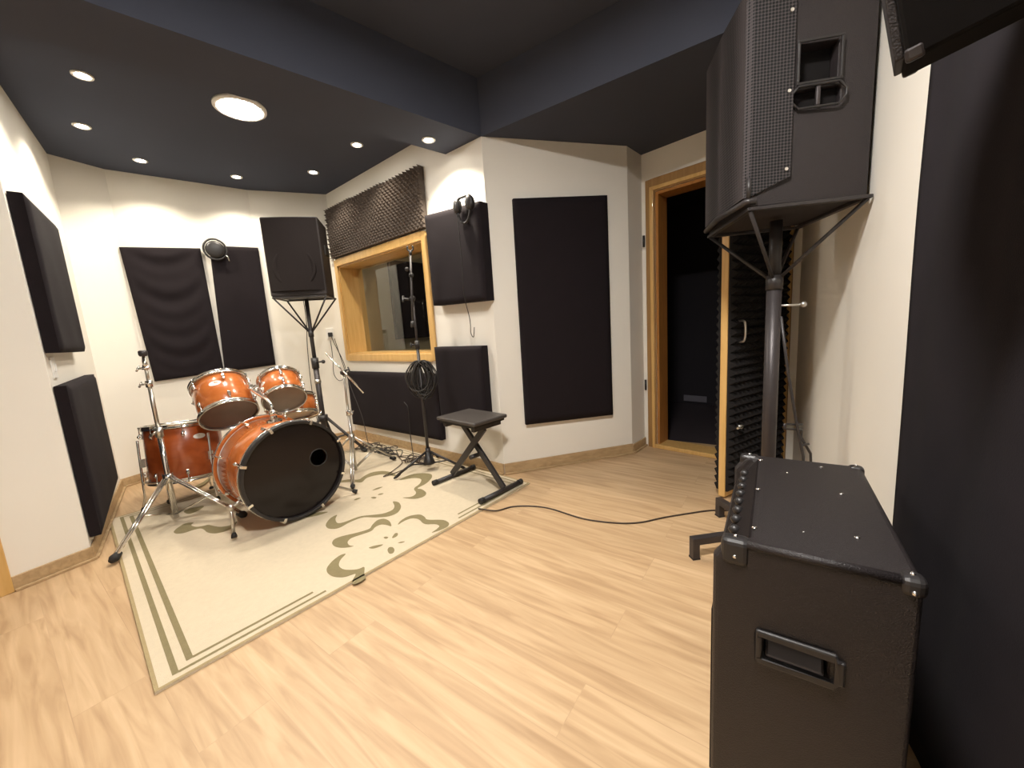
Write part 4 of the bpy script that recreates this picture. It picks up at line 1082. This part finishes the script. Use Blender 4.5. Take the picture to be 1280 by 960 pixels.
pts = [V3((-.06, -.03, -.06)), V3((-.055, -.028, -.18)), V3((-.05, -.028, -.40)), V3((-.055, -.028, -.62)), V3((-.075, .03, -.80)), V3((-.09, .045, -.90)), V3((-.065, .045, -.93)), V3((-.05, .045, -.86))]
MB().tube(spline(pts, 8), .003, 6).build('cord', 'cable', h)
c = wpt('c23', 'c34', .635, 2.005, .062); r = empty('headphones', c, wrot('c23', 'c34'), 'black headphones hung on the corner of the smooth panel on the back wall', 'headphones')
MB().tube([V3((.086 * math.cos(w), -.012, .092 * math.sin(w))) for w in [2 * PI * i / 24 for i in range(24)]], .009, 8, closed=True).build('head_band', 'plastic', r)
m4 = Matrix.Translation((0, -.016, .0)) @ Matrix.Rotation(PI / 2, 4, 'X')
MB().lathe([(0, -.01), (.066, -.01), (.076, -.002), (.074, .008), (.05, .016), (0, .018)], 32, mtx=m4).build('ear_cup', 'plastic', r)
MB().tube([(.075, -.015, -.05), (.088, -.014, -.065), (.094, -.012, -.10)], .006, 8).build('band_slider', 'dullchrome', r)

# switch plate, wall box
c = wpt('P0', 'c12', .13, 1.062); r = empty('light_switch', c, wrot('P0', 'c12'), 'white light switch plate between the two left wall panels', 'light switch')
MB().box((0, -.004, 0), (.072, .009, .115)).build('plate', 'white_plastic', r, bevel=.003)
MB().box((0, -.010, 0), (.024, .008, .040)).build('rocker', 'white_plastic', r, bevel=.002)
c = wpt('c34', 'c45', .56, 1.175); r = empty('wall_socket', c, wrot('c34', 'c45'), 'white wall socket with a black plug behind the far speaker stand', 'socket')
MB().box((0, -.005, 0), (.075, .011, .115)).build('plate', 'white_plastic', r, bevel=.003)
mb = MB(); mb.box((.005, -.030, -.012), (.045, .045, .045)); mb.build('plug', 'plastic', r, bevel=.006)

# ------------------------------------------------------------------ cables
def cable(label, pts, mat='cable', rad=.004, n=8, group=None):
    p0 = V3(pts[0]); o = MB().tube([p - p0 for p in spline(pts, n)], rad, 7).build('cable', mat, None, loc=p0)
    return tag(o, label, 'cable', group)
F = .0045
cable('dark cable snaking across the wood floor from the rug to the door leaf', [(-.26, 2.25, RZ + .006), (-.15, 2.225, F + .004), (-.05, 2.272, F), (.075, 2.262, F), (.19, 2.21, F), (.36, 2.065, F), (.53, 1.995, F), (.66, 1.985, F), (.80, 2.02, F), (.97, 2.05, F), (1.10, 2.065, F), (1.25, 2.04, F)], 'cable_brown', .0045)
w4 = lambda u, z, o: tuple(wpt('c34', 'c45', u, z, o))
cable('thin cable hanging from the wall socket in a long loop by the far stand', [w4(.575, 1.14, .06), w4(.60, 1.05, .06), w4(.66, .86, .05), w4(.67, .72, .05), w4(.60, .66, .05), w4(.55, .74, .04), w4(.56, .92, .04), w4(.56, 1.10, .055)], 'cable', .0035)
cable('thin cable dropping from the far loudspeaker to the floor beside the stand', [(-1.97, 3.83, 1.52), (-1.97, 3.83, 1.30), (-1.98, 3.80, 1.05), (-1.99, 3.79, .70), (-2.02, 3.86, .35), (-2.02, 3.92, .04), (-2.0, 3.97, .02)], 'cable', .0035)
cable('cable running from the wall socket down to the floor below the window', [w4(.60, 1.12, .05), w4(.64, .90, .05), (-1.70, 4.02, .60), (-1.58, 3.92, .30), (-1.52, 3.84, .05), (-1.45, 3.76, RZ + .006), (-1.28, 3.66, RZ + .006)], 'cable', .0035)
def tangle(label, cx_, cy_, L, ang, seed, mat, n=26, rad=.0042, wid=.10):
    rs = random.Random(seed); pts = []; d = V3((math.cos(ang), math.sin(ang), 0)); e = V3((-d.y, d.x, 0))
    for i in range(n):
        s = (math.sin(i * 1.7 + seed) * .5 + rs.uniform(-.25, .25)) * L * .55 + (i / n - .5) * L * .5
        pts.append(V3((cx_, cy_, .018 + .012 * rs.random())) + d * s + e * rs.uniform(-wid, wid) + V3((0, 0, .016 * (i % 3))))
    return cable(label, pts, mat, rad, 6, None)
wa = wrot('c45', 'c56')
tangle('heap of dark cables on the floor under the left end of the wide low panel', -1.46, 3.69, .34, wa, 2, 'cable_brown')
tangle('heap of black cables on the floor under the middle of the wide low panel', -1.20, 3.50, .36, wa, 5, 'cable')
tangle('heap of brown cables on the floor behind the microphone stand', -.86, 3.22, .34, wa, 9, 'cable_brown')
cable('single pale brown cable looping over the rug edge by the boom cymbal stand', [(-1.10, 3.40, .03), (-1.00, 3.22, RZ + .006), (-1.02, 3.02, RZ + .006), (-1.06, 2.90, RZ + .006), (-.96, 3.00, RZ + .006), (-.86, 3.10, .03)], 'cable_brown', .0035)
cable('black cable hanging in two strands down the wide low panel', [tuple(wpt('c45', 'c56', 1.10, .50, .075)), tuple(wpt('c45', 'c56', 1.16, .44, .08)), tuple(wpt('c45', 'c56', 1.15, .25, .08)), tuple(wpt('c45', 'c56', 1.17, .10, .09)), tuple(wpt('c45', 'c56', 1.25, .02, .14))], 'cable', .004)

# thin folding stand leaning by the right wall behind the amplifier
fb = V3((1.25, 1.60, 0))
r = empty('folding_stand', fb, 0, 'thin black wire stand with a bent lip behind the amplifier', 'stand')
MB().tube([V3(p) - fb for p in ((1.128, 1.60, 1.09), (1.165, 1.60, .86), (1.215, 1.60, .62), (1.248, 1.60, .48), (1.285, 1.60, .012))], .0055, 8).build('rod', 'blacksteel', r)
MB().tube([V3(p) - fb for p in ((1.255, 1.625, .615), (1.150, 1.585, .635), (1.150, 1.585, .615), (1.255, 1.625, .592), (1.253, 1.625, .560), (1.30, 1.625, .48), (1.335, 1.625, .012))], .0055, 8).build('wire_lip', 'blacksteel', r)
MB().tube([V3(p) - fb for p in ((1.235, 1.60, .53), (1.278, 1.612, .53))], .0055, 8).build('wire_link', 'blacksteel', r)

# ------------------------------------------------------------------ things seen through the window
def booth_box(u0, u1, o0, o1, z0, z1): mb = MB(); wall_block(mb, 'c45', 'c56', u0, u1, z0, z1, o0, o1); return mb
cloth_b = booth_box(-.598, -.53, -1.04, -1.82, 1.05, 2.12)
o = cloth_b.build('acoustic_panel', 'cloth', bevel=.01); tag(o, 'black acoustic panel on the side wall of the control room, seen through the window', 'acoustic panel')

# ------------------------------------------------------------------ camera, world, colour
cam = bpy.data.cameras.new('camera'); cam.sensor_width = 36; cam.lens = 480 / 1280 * 36; cam.clip_start = .02
co = bpy.data.objects.new('camera', cam); COL.objects.link(co)
d_ = V3((850 - 640, 3700 - 480, 480)).normalized()        # straight down, in camera axes (x right, y down, z forward)
up_ = -d_; fw_ = (V3((0, 0, 1)) - up_ * up_.z).normalized(); rt_ = fw_.cross(up_)
if rt_.x < 0: rt_ = -rt_
R_ = Matrix((rt_, fw_, up_))                              # camera axes -> world
cx, cy, cz = R_.col[0], R_.col[1], R_.col[2]
Mx = Matrix((cx, -cy, -cz)).transposed()
co.matrix_world = Matrix.Translation((0, 0, 1.12)) @ Mx.to_4x4()
sc.camera = co
w = bpy.data.worlds.new('world'); w.use_nodes = True; sc.world = w
w.node_tree.nodes['Background'].inputs[0].default_value = (.02, .02, .022, 1)
w.node_tree.nodes['Background'].inputs[1].default_value = .3
vs_ = sc.view_settings; vs_.view_transform = 'Standard'; vs_.look = 'None'; vs_.gamma = 1.0; vs_.use_curve_mapping = False
vs_.exposure = 0.22
